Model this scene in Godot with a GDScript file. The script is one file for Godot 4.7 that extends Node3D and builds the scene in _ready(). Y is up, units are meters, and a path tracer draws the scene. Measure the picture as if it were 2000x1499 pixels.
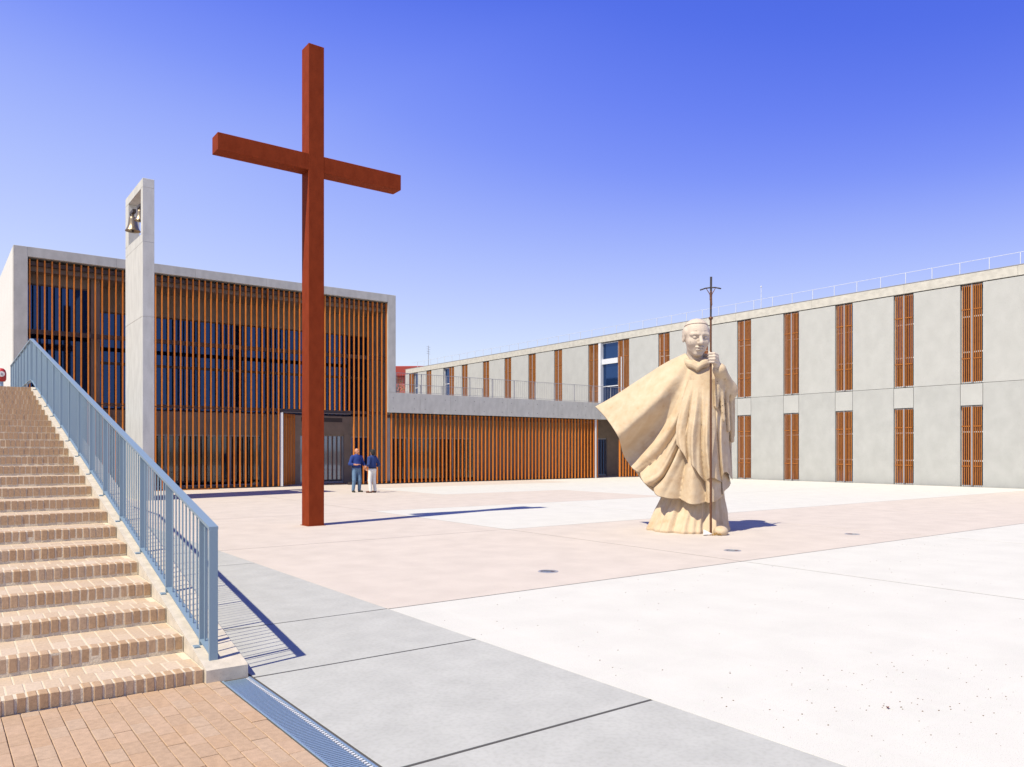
extends Node3D
# A church forecourt in bright sun: slatted church front, bell tower, steel cross, robed statue, brick stair.
# Axes: +x runs along the church front to the right, -z runs into the picture along the long building. Metres.

var counts := {}
var meshes := {}
var M := {}
var rng := RandomNumberGenerator.new()

# ---------------------------------------------------------------- naming, placing
func named(parent: Node, called: String) -> String:
	var key := str(parent.get_instance_id()) + called
	var n: int = counts.get(key, 0)
	counts[key] = n + 1
	return called if n == 0 else "%s_%03d" % [called, n]

func put(parent: Node, called: String, mesh: Mesh, m: Material, at := Vector3.ZERO, turn := Basis()) -> MeshInstance3D:
	var o := MeshInstance3D.new()
	o.mesh = mesh
	o.material_override = m
	o.transform = Transform3D(turn, at)
	o.name = named(parent, called)
	parent.add_child(o, true)
	return o

func node(parent: Node, called: String, at := Vector3.ZERO, turn := 0.0) -> Node3D:
	var o := Node3D.new()
	o.name = named(parent, called)
	o.position = at
	o.rotation.y = turn
	parent.add_child(o, true)
	return o

func tag(o: Node, label: String, category: String, group := "") -> Node:
	o.set_meta("label", label)
	o.set_meta("category", category)
	if group != "":
		o.set_meta("group", group)
	return o

func thing(called: String, label: String, category: String, at := Vector3.ZERO, turn := 0.0, group := "") -> Node3D:
	var o := node(self, called, at, turn)
	tag(o, label, category, group)
	return o

func kind(o: Node, k: String) -> Node:
	o.set_meta("kind", k)
	return o

# ---------------------------------------------------------------- shapes
func begin(flat := true) -> SurfaceTool:
	var st := SurfaceTool.new()
	st.begin(Mesh.PRIMITIVE_TRIANGLES)
	st.set_smooth_group(-1 if flat else 0)
	return st

func done(st: SurfaceTool) -> ArrayMesh:
	st.generate_normals()
	return st.commit()

# a triangle or quad whose front turns away from the point "inside"
func face(st: SurfaceTool, p: Array, inside: Vector3) -> void:
	var a: Vector3 = p[0]
	var b: Vector3 = p[1]
	var c: Vector3 = p[2]
	var mid := Vector3.ZERO
	for q in p:
		mid += q
	mid /= p.size()
	var n := (a - c).cross(a - b)
	var order := range(p.size())
	if n.dot(mid - inside) < 0.0:
		order.reverse()
	for k in range(1, p.size() - 1):
		st.add_vertex(p[order[0]])
		st.add_vertex(p[order[k]])
		st.add_vertex(p[order[k + 1]])

func add_box(st: SurfaceTool, lo: Vector3, hi: Vector3) -> void:
	var c := (lo + hi) * 0.5
	var x := [lo.x, hi.x]
	var y := [lo.y, hi.y]
	var z := [lo.z, hi.z]
	for s in 2:
		face(st, [Vector3(x[s], y[0], z[0]), Vector3(x[s], y[1], z[0]), Vector3(x[s], y[1], z[1]), Vector3(x[s], y[0], z[1])], c)
		face(st, [Vector3(x[0], y[s], z[0]), Vector3(x[1], y[s], z[0]), Vector3(x[1], y[s], z[1]), Vector3(x[0], y[s], z[1])], c)
		face(st, [Vector3(x[0], y[0], z[s]), Vector3(x[1], y[0], z[s]), Vector3(x[1], y[1], z[s]), Vector3(x[0], y[1], z[s])], c)

# a box centred on its own origin with its edges chamfered
func chamfered(size: Vector3, e: float) -> ArrayMesh:
	var key := "c%.3f %.3f %.3f %.4f" % [size.x, size.y, size.z, e]
	if meshes.has(key):
		return meshes[key]
	var st := begin()
	var h := size * 0.5
	var i := h - Vector3.ONE * e
	for s in [-1.0, 1.0]:
		face(st, [Vector3(s * h.x, -i.y, -i.z), Vector3(s * h.x, i.y, -i.z), Vector3(s * h.x, i.y, i.z), Vector3(s * h.x, -i.y, i.z)], Vector3.ZERO)
		face(st, [Vector3(-i.x, s * h.y, -i.z), Vector3(i.x, s * h.y, -i.z), Vector3(i.x, s * h.y, i.z), Vector3(-i.x, s * h.y, i.z)], Vector3.ZERO)
		face(st, [Vector3(-i.x, -i.y, s * h.z), Vector3(i.x, -i.y, s * h.z), Vector3(i.x, i.y, s * h.z), Vector3(-i.x, i.y, s * h.z)], Vector3.ZERO)
		for t in [-1.0, 1.0]:
			face(st, [Vector3(s * h.x, t * i.y, -i.z), Vector3(s * i.x, t * h.y, -i.z), Vector3(s * i.x, t * h.y, i.z), Vector3(s * h.x, t * i.y, i.z)], Vector3.ZERO)
			face(st, [Vector3(s * h.x, -i.y, t * i.z), Vector3(s * i.x, -i.y, t * h.z), Vector3(s * i.x, i.y, t * h.z), Vector3(s * h.x, i.y, t * i.z)], Vector3.ZERO)
			face(st, [Vector3(-i.x, s * h.y, t * i.z), Vector3(-i.x, s * i.y, t * h.z), Vector3(i.x, s * i.y, t * h.z), Vector3(i.x, s * h.y, t * i.z)], Vector3.ZERO)
			for u in [-1.0, 1.0]:
				face(st, [Vector3(s * h.x, t * i.y, u * i.z), Vector3(s * i.x, t * h.y, u * i.z), Vector3(s * i.x, t * i.y, u * h.z)], Vector3.ZERO)
	meshes[key] = done(st)
	return meshes[key]

func block(parent: Node, called: String, m: Material, lo: Vector3, hi: Vector3, e := 0.0) -> MeshInstance3D:
	var size := hi - lo
	var mesh: Mesh
	if e > 0.0:
		mesh = chamfered(size, e)
	else:
		var key := "b%.3f %.3f %.3f" % [size.x, size.y, size.z]
		if not meshes.has(key):
			var b := BoxMesh.new()
			b.size = size
			meshes[key] = b
		mesh = meshes[key]
	return put(parent, called, mesh, m, (lo + hi) * 0.5)

func add_tube(st: SurfaceTool, a: Vector3, b: Vector3, ra: float, rb: float, n := 8, caps := true) -> void:
	var w := (b - a).normalized()
	var u := w.cross(Vector3.RIGHT if absf(w.x) < 0.8 else Vector3.UP).normalized()
	var v := w.cross(u)
	var mid := (a + b) * 0.5
	for k in n:
		var t0 := TAU * k / n
		var t1 := TAU * (k + 1) / n
		var d0 := u * cos(t0) + v * sin(t0)
		var d1 := u * cos(t1) + v * sin(t1)
		face(st, [a + d0 * ra, b + d0 * rb, b + d1 * rb, a + d1 * ra], mid)
		if caps:
			face(st, [a, a + d0 * ra, a + d1 * ra], mid)
			face(st, [b, b + d0 * rb, b + d1 * rb], mid)

func tube(a: Vector3, b: Vector3, ra: float, rb: float, n := 8) -> ArrayMesh:
	var st := begin(false)
	add_tube(st, a, b, ra, rb, n, false)
	st.set_smooth_group(-1)
	var w := (b - a).normalized()
	var u := w.cross(Vector3.RIGHT if absf(w.x) < 0.8 else Vector3.UP).normalized()
	var v := w.cross(u)
	for k in n:
		var d0 := u * cos(TAU * k / n) + v * sin(TAU * k / n)
		var d1 := u * cos(TAU * (k + 1) / n) + v * sin(TAU * (k + 1) / n)
		face(st, [a, a + d0 * ra, a + d1 * ra], (a + b) * 0.5)
		face(st, [b, b + d0 * rb, b + d1 * rb], (a + b) * 0.5)
	return done(st)

# profile: points (radius, height), turned round the y axis
func lathe(profile: Array, n := 24) -> ArrayMesh:
	var st := begin(false)
	for k in n:
		var c0 := Vector3(cos(TAU * k / n), 0, sin(TAU * k / n))
		var c1 := Vector3(cos(TAU * (k + 1) / n), 0, sin(TAU * (k + 1) / n))
		for i in profile.size() - 1:
			var p: Vector2 = profile[i]
			var q: Vector2 = profile[i + 1]
			var a := c0 * p.x + Vector3.UP * p.y
			var b := c0 * q.x + Vector3.UP * q.y
			var c := c1 * q.x + Vector3.UP * q.y
			var d := c1 * p.x + Vector3.UP * p.y
			if p.x > 1e-5:
				st.add_vertex(a); st.add_vertex(d); st.add_vertex(b)
				st.add_vertex(d); st.add_vertex(c); st.add_vertex(b)
			else:
				st.add_vertex(a); st.add_vertex(c); st.add_vertex(b)
	return done(st)

# an outline in the plane of z and y pushed out along x from x0 to x1
func prism_x(outline: Array, x0: float, x1: float) -> ArrayMesh:
	var st := begin()
	var pts := PackedVector2Array(outline)
	var tris := Geometry2D.triangulate_polygon(pts)
	for t in range(0, tris.size(), 3):
		var q := [pts[tris[t]], pts[tris[t + 1]], pts[tris[t + 2]]]
		for s in [x0, x1]:
			face(st, [Vector3(s, q[0].y, q[0].x), Vector3(s, q[1].y, q[1].x), Vector3(s, q[2].y, q[2].x)], Vector3((x0 + x1) * 0.5, q[0].y, q[0].x))
	var turn := 1.0 if Geometry2D.is_polygon_clockwise(pts) else -1.0
	for k in pts.size():
		var a := pts[k]
		var b := pts[(k + 1) % pts.size()]
		var mid := (a + b) * 0.5
		var out := Vector2(-(b - a).y, (b - a).x).normalized() * turn
		face(st, [Vector3(x0, a.y, a.x), Vector3(x0, b.y, b.x), Vector3(x1, b.y, b.x), Vector3(x1, a.y, a.x)], Vector3((x0 + x1) * 0.5, mid.y - out.y, mid.x - out.x))
	return done(st)

# ---------------------------------------------------------------- a grid of points as a smooth skin
func skin(mesh: ArrayMesh, rows: Array, flip := false, closed := false) -> void:
	var nr := rows.size()
	var nc: int = rows[0].size()
	var pos := PackedVector3Array()
	var nor := PackedVector3Array()
	var idx := PackedInt32Array()
	for i in nr:
		for j in nc:
			pos.append(rows[i][j])
			var up: Vector3 = rows[mini(i + 1, nr - 1)][j] - rows[maxi(i - 1, 0)][j]
			var jn := (j + 1) % (nc - 1) if closed else mini(j + 1, nc - 1)
			var jp := (j - 1 + nc - 1) % (nc - 1) if closed else maxi(j - 1, 0)
			var across: Vector3 = rows[i][jn] - rows[i][jp]
			var n := up.cross(across).normalized()
			nor.append(-n if flip else n)
	for i in nr - 1:
		for j in nc - 1:
			var a := i * nc + j
			var q := [a, a + 1, a + nc + 1, a, a + nc + 1, a + nc]
			var fn := (pos[q[0]] - pos[q[2]]).cross(pos[q[0]] - pos[q[1]])
			if fn.dot(nor[a] + nor[a + nc + 1]) < 0.0:
				q = [a, a + nc + 1, a + 1, a, a + nc, a + nc + 1]
			idx.append_array(PackedInt32Array(q))
	var arrays := []
	arrays.resize(Mesh.ARRAY_MAX)
	arrays[Mesh.ARRAY_VERTEX] = pos
	arrays[Mesh.ARRAY_NORMAL] = nor
	arrays[Mesh.ARRAY_INDEX] = idx
	mesh.add_surface_from_arrays(Mesh.PRIMITIVE_TRIANGLES, arrays)

func spline(p: Array, t: float) -> Vector3:
	var n := p.size() - 1
	var x := clampf(t, 0.0, 1.0) * n
	var i := mini(int(x), n - 1)
	var a: Vector3 = p[i]
	var b: Vector3 = p[i + 1]
	var pre: Vector3 = p[i - 1] if i > 0 else a * 2.0 - b
	var post: Vector3 = p[i + 2] if i + 2 <= n else b * 2.0 - a
	return a.cubic_interpolate(b, pre, post, x - i)

# lines of control points -> rows of points; v runs along the lines, u across them
func sheet(lines: Array, nu: int, nv: int) -> Array:
	var rows := []
	for j in nv + 1:
		var across := []
		for l in lines:
			across.append(spline(l, float(j) / nv))
		var row := []
		for i in nu + 1:
			row.append(spline(across, float(i) / nu))
		rows.append(row)
	return rows

# ---------------------------------------------------------------- rounded bodies: distance field on a grid, meshed as surface nets
class Field:
	var o: Vector3
	var c: float
	var nx: int
	var ny: int
	var nz: int
	var d := PackedFloat32Array()
	func _init(lo: Vector3, hi: Vector3, cell: float) -> void:
		o = lo
		c = cell
		nx = int(ceil((hi.x - lo.x) / cell)) + 1
		ny = int(ceil((hi.y - lo.y) / cell)) + 1
		nz = int(ceil((hi.z - lo.z) / cell)) + 1
		d.resize(nx * ny * nz)
		d.fill(1000.0)
	func span(lo: Vector3, hi: Vector3) -> Array:
		return [clampi(int((lo.x - o.x) / c), 0, nx - 1), clampi(int((hi.x - o.x) / c) + 1, 0, nx - 1), clampi(int((lo.y - o.y) / c), 0, ny - 1), clampi(int((hi.y - o.y) / c) + 1, 0, ny - 1), clampi(int((lo.z - o.z) / c), 0, nz - 1), clampi(int((hi.z - o.z) / c) + 1, 0, nz - 1)]
	func cap(a: Vector3, b: Vector3, ra: float, rb: float, k := 0.02, cut := false) -> void:
		var m := Vector3.ONE * (maxf(ra, rb) + k + c * 2.5)
		var s := span(a.min(b) - m, a.max(b) + m)
		var ab := b - a
		var l2 := maxf(ab.length_squared(), 1e-9)
		for z in range(s[4], s[5] + 1):
			for y in range(s[2], s[3] + 1):
				var at := (z * ny + y) * nx
				for x in range(s[0], s[1] + 1):
					var p := Vector3(o.x + x * c, o.y + y * c, o.z + z * c) - a
					var t := clampf(p.dot(ab) / l2, 0.0, 1.0)
					var v := (p - ab * t).length() - lerpf(ra, rb, t)
					join(at + x, v, k, cut)
	func ell(e: Vector3, r: Vector3, k := 0.02, cut := false, turn := Basis()) -> void:
		var big := maxf(r.x, maxf(r.y, r.z))
		var m := (r if turn == Basis() else Vector3.ONE * big) + Vector3.ONE * (k + c * 2.5)
		var s := span(e - m, e + m)
		for z in range(s[4], s[5] + 1):
			for y in range(s[2], s[3] + 1):
				var at := (z * ny + y) * nx
				for x in range(s[0], s[1] + 1):
					var p := (Vector3(o.x + x * c, o.y + y * c, o.z + z * c) - e) * turn
					var q := p / r
					var k0 := q.length()
					var k1 := (q / r).length()
					join(at + x, k0 * (k0 - 1.0) / maxf(k1, 1e-6), k, cut)
	func join(i: int, v: float, k: float, cut: bool) -> void:
		var w := d[i]
		if cut:
			v = -v
			if v <= w - k:
				return
			var h := maxf(k - absf(v - w), 0.0) / k
			d[i] = maxf(v, w) + h * h * k * 0.25
		else:
			if v >= w + k:
				return
			var h := maxf(k - absf(v - w), 0.0) / k
			d[i] = minf(v, w) - h * h * k * 0.25
	func into(mesh: ArrayMesh, turn := Transform3D()) -> void:
		var place := PackedInt32Array()
		place.resize(nx * ny * nz)
		place.fill(-1)
		var pos := PackedVector3Array()
		var off := [0, 1, nx, nx + 1, nx * ny, nx * ny + 1, nx * ny + nx, nx * ny + nx + 1]
		var edges := [[0, 1], [2, 3], [4, 5], [6, 7], [0, 2], [1, 3], [4, 6], [5, 7], [0, 4], [1, 5], [2, 6], [3, 7]]
		for z in nz - 1:
			for y in ny - 1:
				for x in nx - 1:
					var i := (z * ny + y) * nx + x
					var first := d[i] < 0.0
					var mixed := false
					for k in range(1, 8):
						if (d[i + off[k]] < 0.0) != first:
							mixed = true
							break
					if not mixed:
						continue
					var sum := Vector3.ZERO
					var n := 0
					for e in edges:
						var a: float = d[i + off[e[0]]]
						var b: float = d[i + off[e[1]]]
						if (a < 0.0) == (b < 0.0):
							continue
						var t := a / (a - b)
						var pa := Vector3(e[0] & 1, (e[0] >> 1) & 1, e[0] >> 2)
						var pb := Vector3(e[1] & 1, (e[1] >> 1) & 1, e[1] >> 2)
						sum += pa.lerp(pb, t)
						n += 1
					place[i] = pos.size()
					pos.append(o + (Vector3(x, y, z) + sum / n) * c)
		var idx := PackedInt32Array()
		var nor := PackedVector3Array()
		nor.resize(pos.size())
		var step := [1, nx, nx * ny]
		for z in range(1, nz - 1):
			for y in range(1, ny - 1):
				for x in range(1, nx - 1):
					var i := (z * ny + y) * nx + x
					for ax in 3:
						var a := d[i]
						var b := d[i + step[ax]]
						if (a < 0.0) == (b < 0.0):
							continue
						var s1: int = step[(ax + 1) % 3]
						var s2: int = step[(ax + 2) % 3]
						var q := [place[i], place[i - s1], place[i - s1 - s2], place[i - s2]]
						if q.min() < 0:
							continue
						var fn := (pos[q[0]] - pos[q[2]]).cross(pos[q[0]] - pos[q[1]])
						var out := Vector3.ZERO
						out[ax] = 1.0 if a < 0.0 else -1.0
						if fn.dot(out) < 0.0:
							q.reverse()
							fn = -fn
						for k in q:
							nor[k] += fn
						idx.append_array(PackedInt32Array([q[0], q[1], q[2], q[0], q[2], q[3]]))
		for k in pos.size():
			pos[k] = turn * pos[k]
			nor[k] = (turn.basis * nor[k]).normalized()
		var arrays := []
		arrays.resize(Mesh.ARRAY_MAX)
		arrays[Mesh.ARRAY_VERTEX] = pos
		arrays[Mesh.ARRAY_NORMAL] = nor
		arrays[Mesh.ARRAY_INDEX] = idx
		mesh.add_surface_from_arrays(Mesh.PRIMITIVE_TRIANGLES, arrays)

# ---------------------------------------------------------------- materials
func lin(r: float, g: float, b: float, a := 1.0) -> Color:
	return Color(r, g, b, a).linear_to_srgb()

func noise(number: int, freq: float, octaves: int, stops: Array, size := 512, cellular := false) -> NoiseTexture2D:
	var f := FastNoiseLite.new()
	f.seed = number
	f.noise_type = FastNoiseLite.TYPE_CELLULAR if cellular else FastNoiseLite.TYPE_SIMPLEX_SMOOTH
	f.frequency = freq
	f.fractal_type = FastNoiseLite.FRACTAL_NONE if cellular else FastNoiseLite.FRACTAL_FBM
	f.fractal_octaves = octaves
	var t := NoiseTexture2D.new()
	t.width = size
	t.height = size
	t.seamless = true
	t.noise = f
	if stops.size() > 0:
		var g := Gradient.new()
		var offs := PackedFloat32Array()
		var cols := PackedColorArray()
		for s in stops:
			offs.append(s[0])
			cols.append(s[1])
		g.offsets = offs
		g.colors = cols
		t.color_ramp = g
	return t

func plain(c: Color, rough := 0.8, metal := 0.0) -> StandardMaterial3D:
	var m := StandardMaterial3D.new()
	m.albedo_color = c
	m.roughness = rough
	m.metallic = metal
	return m

# broad: the colour texture over metres; fine: a multiplied grain; rel: relief in centimetres
func surface(broad: Texture2D, scale: Vector3, rough: float, fine: Texture2D = null, fine_scale := Vector3.ONE, relief: Texture2D = null, rel := 0.0) -> StandardMaterial3D:
	var m := StandardMaterial3D.new()
	m.albedo_texture = broad
	m.roughness = rough
	m.uv1_triplanar = true
	m.uv1_world_triplanar = true
	m.uv1_scale = scale
	m.uv1_triplanar_sharpness = 6.0
	if fine:
		m.detail_enabled = true
		m.detail_albedo = fine
		m.detail_blend_mode = BaseMaterial3D.BLEND_MODE_MUL
		m.detail_uv_layer = BaseMaterial3D.DETAIL_UV_2
		m.uv2_triplanar = true
		m.uv2_world_triplanar = true
		m.uv2_scale = fine_scale
		m.uv2_triplanar_sharpness = 6.0
	if relief:
		m.heightmap_enabled = true
		m.heightmap_texture = relief
		m.heightmap_scale = rel
	return m

func tints(c: Vector3, spread: float, warm := 0.0) -> Array:
	var lo := c * (1.0 - spread)
	var hi := c * (1.0 + spread)
	return [[0.0, lin(lo.x, lo.y * (1.0 - warm), lo.z * (1.0 - 2.0 * warm))], [0.35, lin(c.x * (1.0 - spread * 0.3), c.y * (1.0 - spread * 0.3), c.z * (1.0 - spread * 0.3))], [0.65, lin(c.x * (1.0 + spread * 0.3), c.y * (1.0 + spread * 0.3), c.z * (1.0 + spread * 0.3))], [1.0, lin(hi.x, hi.y, hi.z)]]

func make_materials() -> void:
	var grain := noise(11, 0.06, 4, [[0.0, Color(0.86, 0.86, 0.86)], [0.5, Color(0.97, 0.97, 0.97)], [1.0, Color(1, 1, 1)]])
	var soft := noise(15, 0.05, 5, [[0.0, Color(0.94, 0.94, 0.935)], [0.5, Color(0.985, 0.985, 0.985)], [1.0, Color(1, 1, 1)]])
	var speck := noise(12, 0.11, 3, [[0.0, Color(0.55, 0.53, 0.5)], [0.16, Color(0.80, 0.79, 0.78)], [0.3, Color(0.97, 0.97, 0.97)], [1.0, Color(1, 1, 1)]], 1024)
	var pores := noise(13, 0.09, 2, [[0.0, Color(0.45, 0.44, 0.42)], [0.12, Color(0.75, 0.75, 0.74)], [0.22, Color(0.98, 0.98, 0.98)], [1.0, Color(1, 1, 1)]])
	var bump := noise(14, 0.05, 5, [])
	M.concrete = surface(noise(21, 0.014, 5, tints(Vector3(0.425, 0.425, 0.415), 0.11)), Vector3(0.35, 0.18, 0.35), 0.9, pores, Vector3(0.9, 0.7, 0.9))
	M.panel = surface(noise(22, 0.012, 5, tints(Vector3(0.43, 0.435, 0.425), 0.055)), Vector3(0.22, 0.16, 0.22), 0.9, pores, Vector3(0.8, 0.6, 0.8))
	M.panel_low = surface(noise(23, 0.012, 5, tints(Vector3(0.405, 0.412, 0.405), 0.07)), Vector3(0.2, 0.15, 0.2), 0.9, pores, Vector3(0.8, 0.6, 0.8))
	M.coping = surface(noise(25, 0.02, 4, tints(Vector3(0.54, 0.52, 0.47), 0.14)), Vector3(0.2, 0.3, 0.2), 0.9, grain, Vector3(1.3, 1.3, 1.3))
	M.tower = surface(noise(27, 0.012, 5, tints(Vector3(0.52, 0.525, 0.515), 0.11)), Vector3(0.5, 0.16, 0.5), 0.9, pores, Vector3(0.9, 0.5, 0.9))
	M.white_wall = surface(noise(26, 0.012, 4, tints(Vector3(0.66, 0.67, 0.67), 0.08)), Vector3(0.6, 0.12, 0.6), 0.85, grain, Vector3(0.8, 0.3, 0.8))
	M.slab_white = surface(noise(31, 0.012, 5, tints(Vector3(0.60, 0.595, 0.555), 0.04)), Vector3(0.2, 0.2, 0.2), 0.85, speck, Vector3(1.1, 1.1, 1.1), bump, 0.1)
	M.slab_pink = surface(noise(32, 0.012, 5, tints(Vector3(0.565, 0.505, 0.45), 0.07)), Vector3(0.2, 0.2, 0.2), 0.85, speck, Vector3(1.0, 1.0, 1.0), bump, 0.1)
	M.slab_grey = surface(noise(33, 0.014, 5, tints(Vector3(0.425, 0.43, 0.41), 0.08)), Vector3(0.32, 0.32, 0.32), 0.85, soft, Vector3(0.9, 0.9, 0.9))
	M.kerb = surface(noise(34, 0.02, 5, tints(Vector3(0.52, 0.47, 0.40), 0.15)), Vector3(0.8, 0.8, 0.8), 0.9, pores, Vector3(2.5, 2.5, 2.5), bump, 0.06)
	M.joint = plain(lin(0.07, 0.067, 0.064), 0.95)
	M.sand = plain(lin(0.20, 0.14, 0.09), 0.95)
	M.mortar = surface(noise(35, 0.05, 4, tints(Vector3(0.66, 0.575, 0.45), 0.12)), Vector3(2, 2, 2), 0.95, grain, Vector3(5, 5, 5), bump, 0.2)
	M.earth = surface(noise(36, 0.02, 5, tints(Vector3(0.30, 0.245, 0.18), 0.25)), Vector3(0.05, 0.05, 0.05), 1.0, speck, Vector3(0.6, 0.6, 0.6))
	M.brick = []
	for k in 5:
		var c: Vector3 = [Vector3(0.455, 0.315, 0.21), Vector3(0.475, 0.33, 0.225), Vector3(0.44, 0.305, 0.205), Vector3(0.465, 0.335, 0.235), Vector3(0.46, 0.31, 0.20)][k]
		M.brick.append(surface(noise(41 + k, 0.02, 5, tints(c, 0.12)), Vector3(1.7, 1.7, 1.7), 0.9, grain, Vector3(5, 5, 5), bump, 0.05))
	M.step_brick = []
	for k in 5:
		var c: Vector3 = [Vector3(0.445, 0.30, 0.185), Vector3(0.47, 0.325, 0.21), Vector3(0.42, 0.275, 0.165), Vector3(0.46, 0.33, 0.225), Vector3(0.45, 0.305, 0.19)][k]
		M.step_brick.append(surface(noise(51 + k, 0.025, 5, tints(c, 0.16)), Vector3(2.3, 2.3, 2.3), 0.9, grain, Vector3(6, 6, 6), bump, 0.06))
	M.tread_brick = []
	for k in 3:
		var c: Vector3 = [Vector3(0.55, 0.43, 0.315), Vector3(0.57, 0.455, 0.345), Vector3(0.53, 0.405, 0.29)][k]
		M.tread_brick.append(surface(noise(56 + k, 0.025, 5, tints(c, 0.12)), Vector3(2.3, 2.3, 2.3), 0.9, grain, Vector3(6, 6, 6), bump, 0.05))
	M.wood = []
	for k in 5:
		var c: Vector3 = [Vector3(0.60, 0.195, 0.035), Vector3(0.64, 0.22, 0.045), Vector3(0.55, 0.17, 0.03), Vector3(0.61, 0.19, 0.032), Vector3(0.57, 0.195, 0.04)][k]
		var dark := [[0.0, lin(c.x * 0.28, c.y * 0.22, c.z * 0.2)], [0.14, lin(c.x * 0.6, c.y * 0.55, c.z * 0.5)], [0.3, lin(c.x * 0.92, c.y * 0.9, c.z * 0.9)], [0.7, lin(c.x, c.y, c.z)], [1.0, lin(c.x * 1.12, c.y * 1.15, c.z * 1.2)]]
		M.wood.append(surface(noise(61 + k, 0.02, 4, dark), Vector3(2.4, 0.35, 2.4), 0.7))
		M.wood[k].metallic_specular = 0.25
	M.shutter_wood = []
	for k in 3:
		var c: Vector3 = [Vector3(0.36, 0.135, 0.034), Vector3(0.40, 0.155, 0.042), Vector3(0.32, 0.115, 0.028)][k]
		var dark := [[0.0, lin(c.x * 0.3, c.y * 0.25, c.z * 0.2)], [0.16, lin(c.x * 0.65, c.y * 0.6, c.z * 0.55)], [0.32, lin(c.x * 0.93, c.y * 0.92, c.z * 0.9)], [1.0, lin(c.x * 1.1, c.y * 1.12, c.z * 1.15)]]
		M.shutter_wood.append(surface(noise(71 + k, 0.02, 4, dark), Vector3(2.4, 0.35, 2.4), 0.7))
		M.shutter_wood[k].metallic_specular = 0.25
	M.corten = surface(noise(81, 0.02, 5, tints(Vector3(0.235, 0.039, 0.0115), 0.13, 0.08)), Vector3(0.5, 0.25, 0.5), 0.72, grain, Vector3(2, 2, 2))
	M.corten.metallic_specular = 0.2
	M.steel = plain(lin(0.20, 0.285, 0.37), 0.45, 0.15)
	M.galvanised = surface(noise(82, 0.05, 4, tints(Vector3(0.30, 0.42, 0.54), 0.25)), Vector3(3, 3, 3), 0.42)
	M.galvanised.metallic = 0.55
	M.dark_steel = plain(lin(0.045, 0.035, 0.035), 0.6)
	M.dark_beam = plain(lin(0.09, 0.07, 0.07), 0.8)
	M.shade_toned_wall = surface(noise(83, 0.012, 4, tints(Vector3(0.24, 0.19, 0.155), 0.12)), Vector3(0.3, 0.3, 0.3), 0.9, pores, Vector3(0.9, 0.9, 0.9))  # concrete made darker and browner: shade behind the slats put into its colour
	M.plaster = surface(noise(88, 0.012, 4, tints(Vector3(0.36, 0.33, 0.30), 0.08)), Vector3(0.3, 0.3, 0.3), 0.9)
	M.white_metal = plain(lin(0.62, 0.64, 0.68), 0.5)
	M.grey_frame = plain(lin(0.28, 0.28, 0.31), 0.5)
	M.bronze = surface(noise(84, 0.03, 4, tints(Vector3(0.30, 0.24, 0.165), 0.3)), Vector3(2, 2, 2), 0.36)
	M.bronze.metallic = 0.75
	M.staff_bronze = surface(noise(85, 0.03, 4, tints(Vector3(0.13, 0.055, 0.026), 0.35)), Vector3(2, 1, 2), 0.5)
	M.staff_bronze.metallic = 0.3
	M.stone = surface(noise(86, 0.014, 5, [[0.0, lin(0.46, 0.32, 0.19)], [0.25, lin(0.515, 0.39, 0.26)], [0.6, lin(0.54, 0.425, 0.295)], [1.0, lin(0.575, 0.475, 0.35)]]), Vector3(0.55, 0.55, 0.55), 0.8, pores, Vector3(1.6, 1.6, 1.6), bump, 0.25)
	M.pale_stone = surface(noise(87, 0.02, 5, tints(Vector3(0.58, 0.49, 0.41), 0.07)), Vector3(0.9, 0.9, 0.9), 0.75, grain, Vector3(2, 2, 2), bump, 0.2)
	var g := plain(lin(0.012, 0.02, 0.03, 0.62), 0.03)
	var blue := plain(lin(0.016, 0.042, 0.12, 0.85), 0.03, 0.85)        # solar control glass, coated blue
	blue.transparency = BaseMaterial3D.TRANSPARENCY_ALPHA
	M.blue_glass = blue
	g.transparency = BaseMaterial3D.TRANSPARENCY_ALPHA
	g.metallic_specular = 1.0
	M.glass = g
	var g2 := plain(lin(0.02, 0.06, 0.17), 0.04, 0.7)
	g2.metallic_specular = 1.0
	M.dark_glass = g2
	M.door_glass = plain(lin(0.20, 0.22, 0.26), 0.03, 0.65)
	M.white_cap = plain(lin(0.75, 0.73, 0.72), 0.5)
	M.red_paint = plain(lin(0.42, 0.03, 0.03), 0.45)

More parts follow.
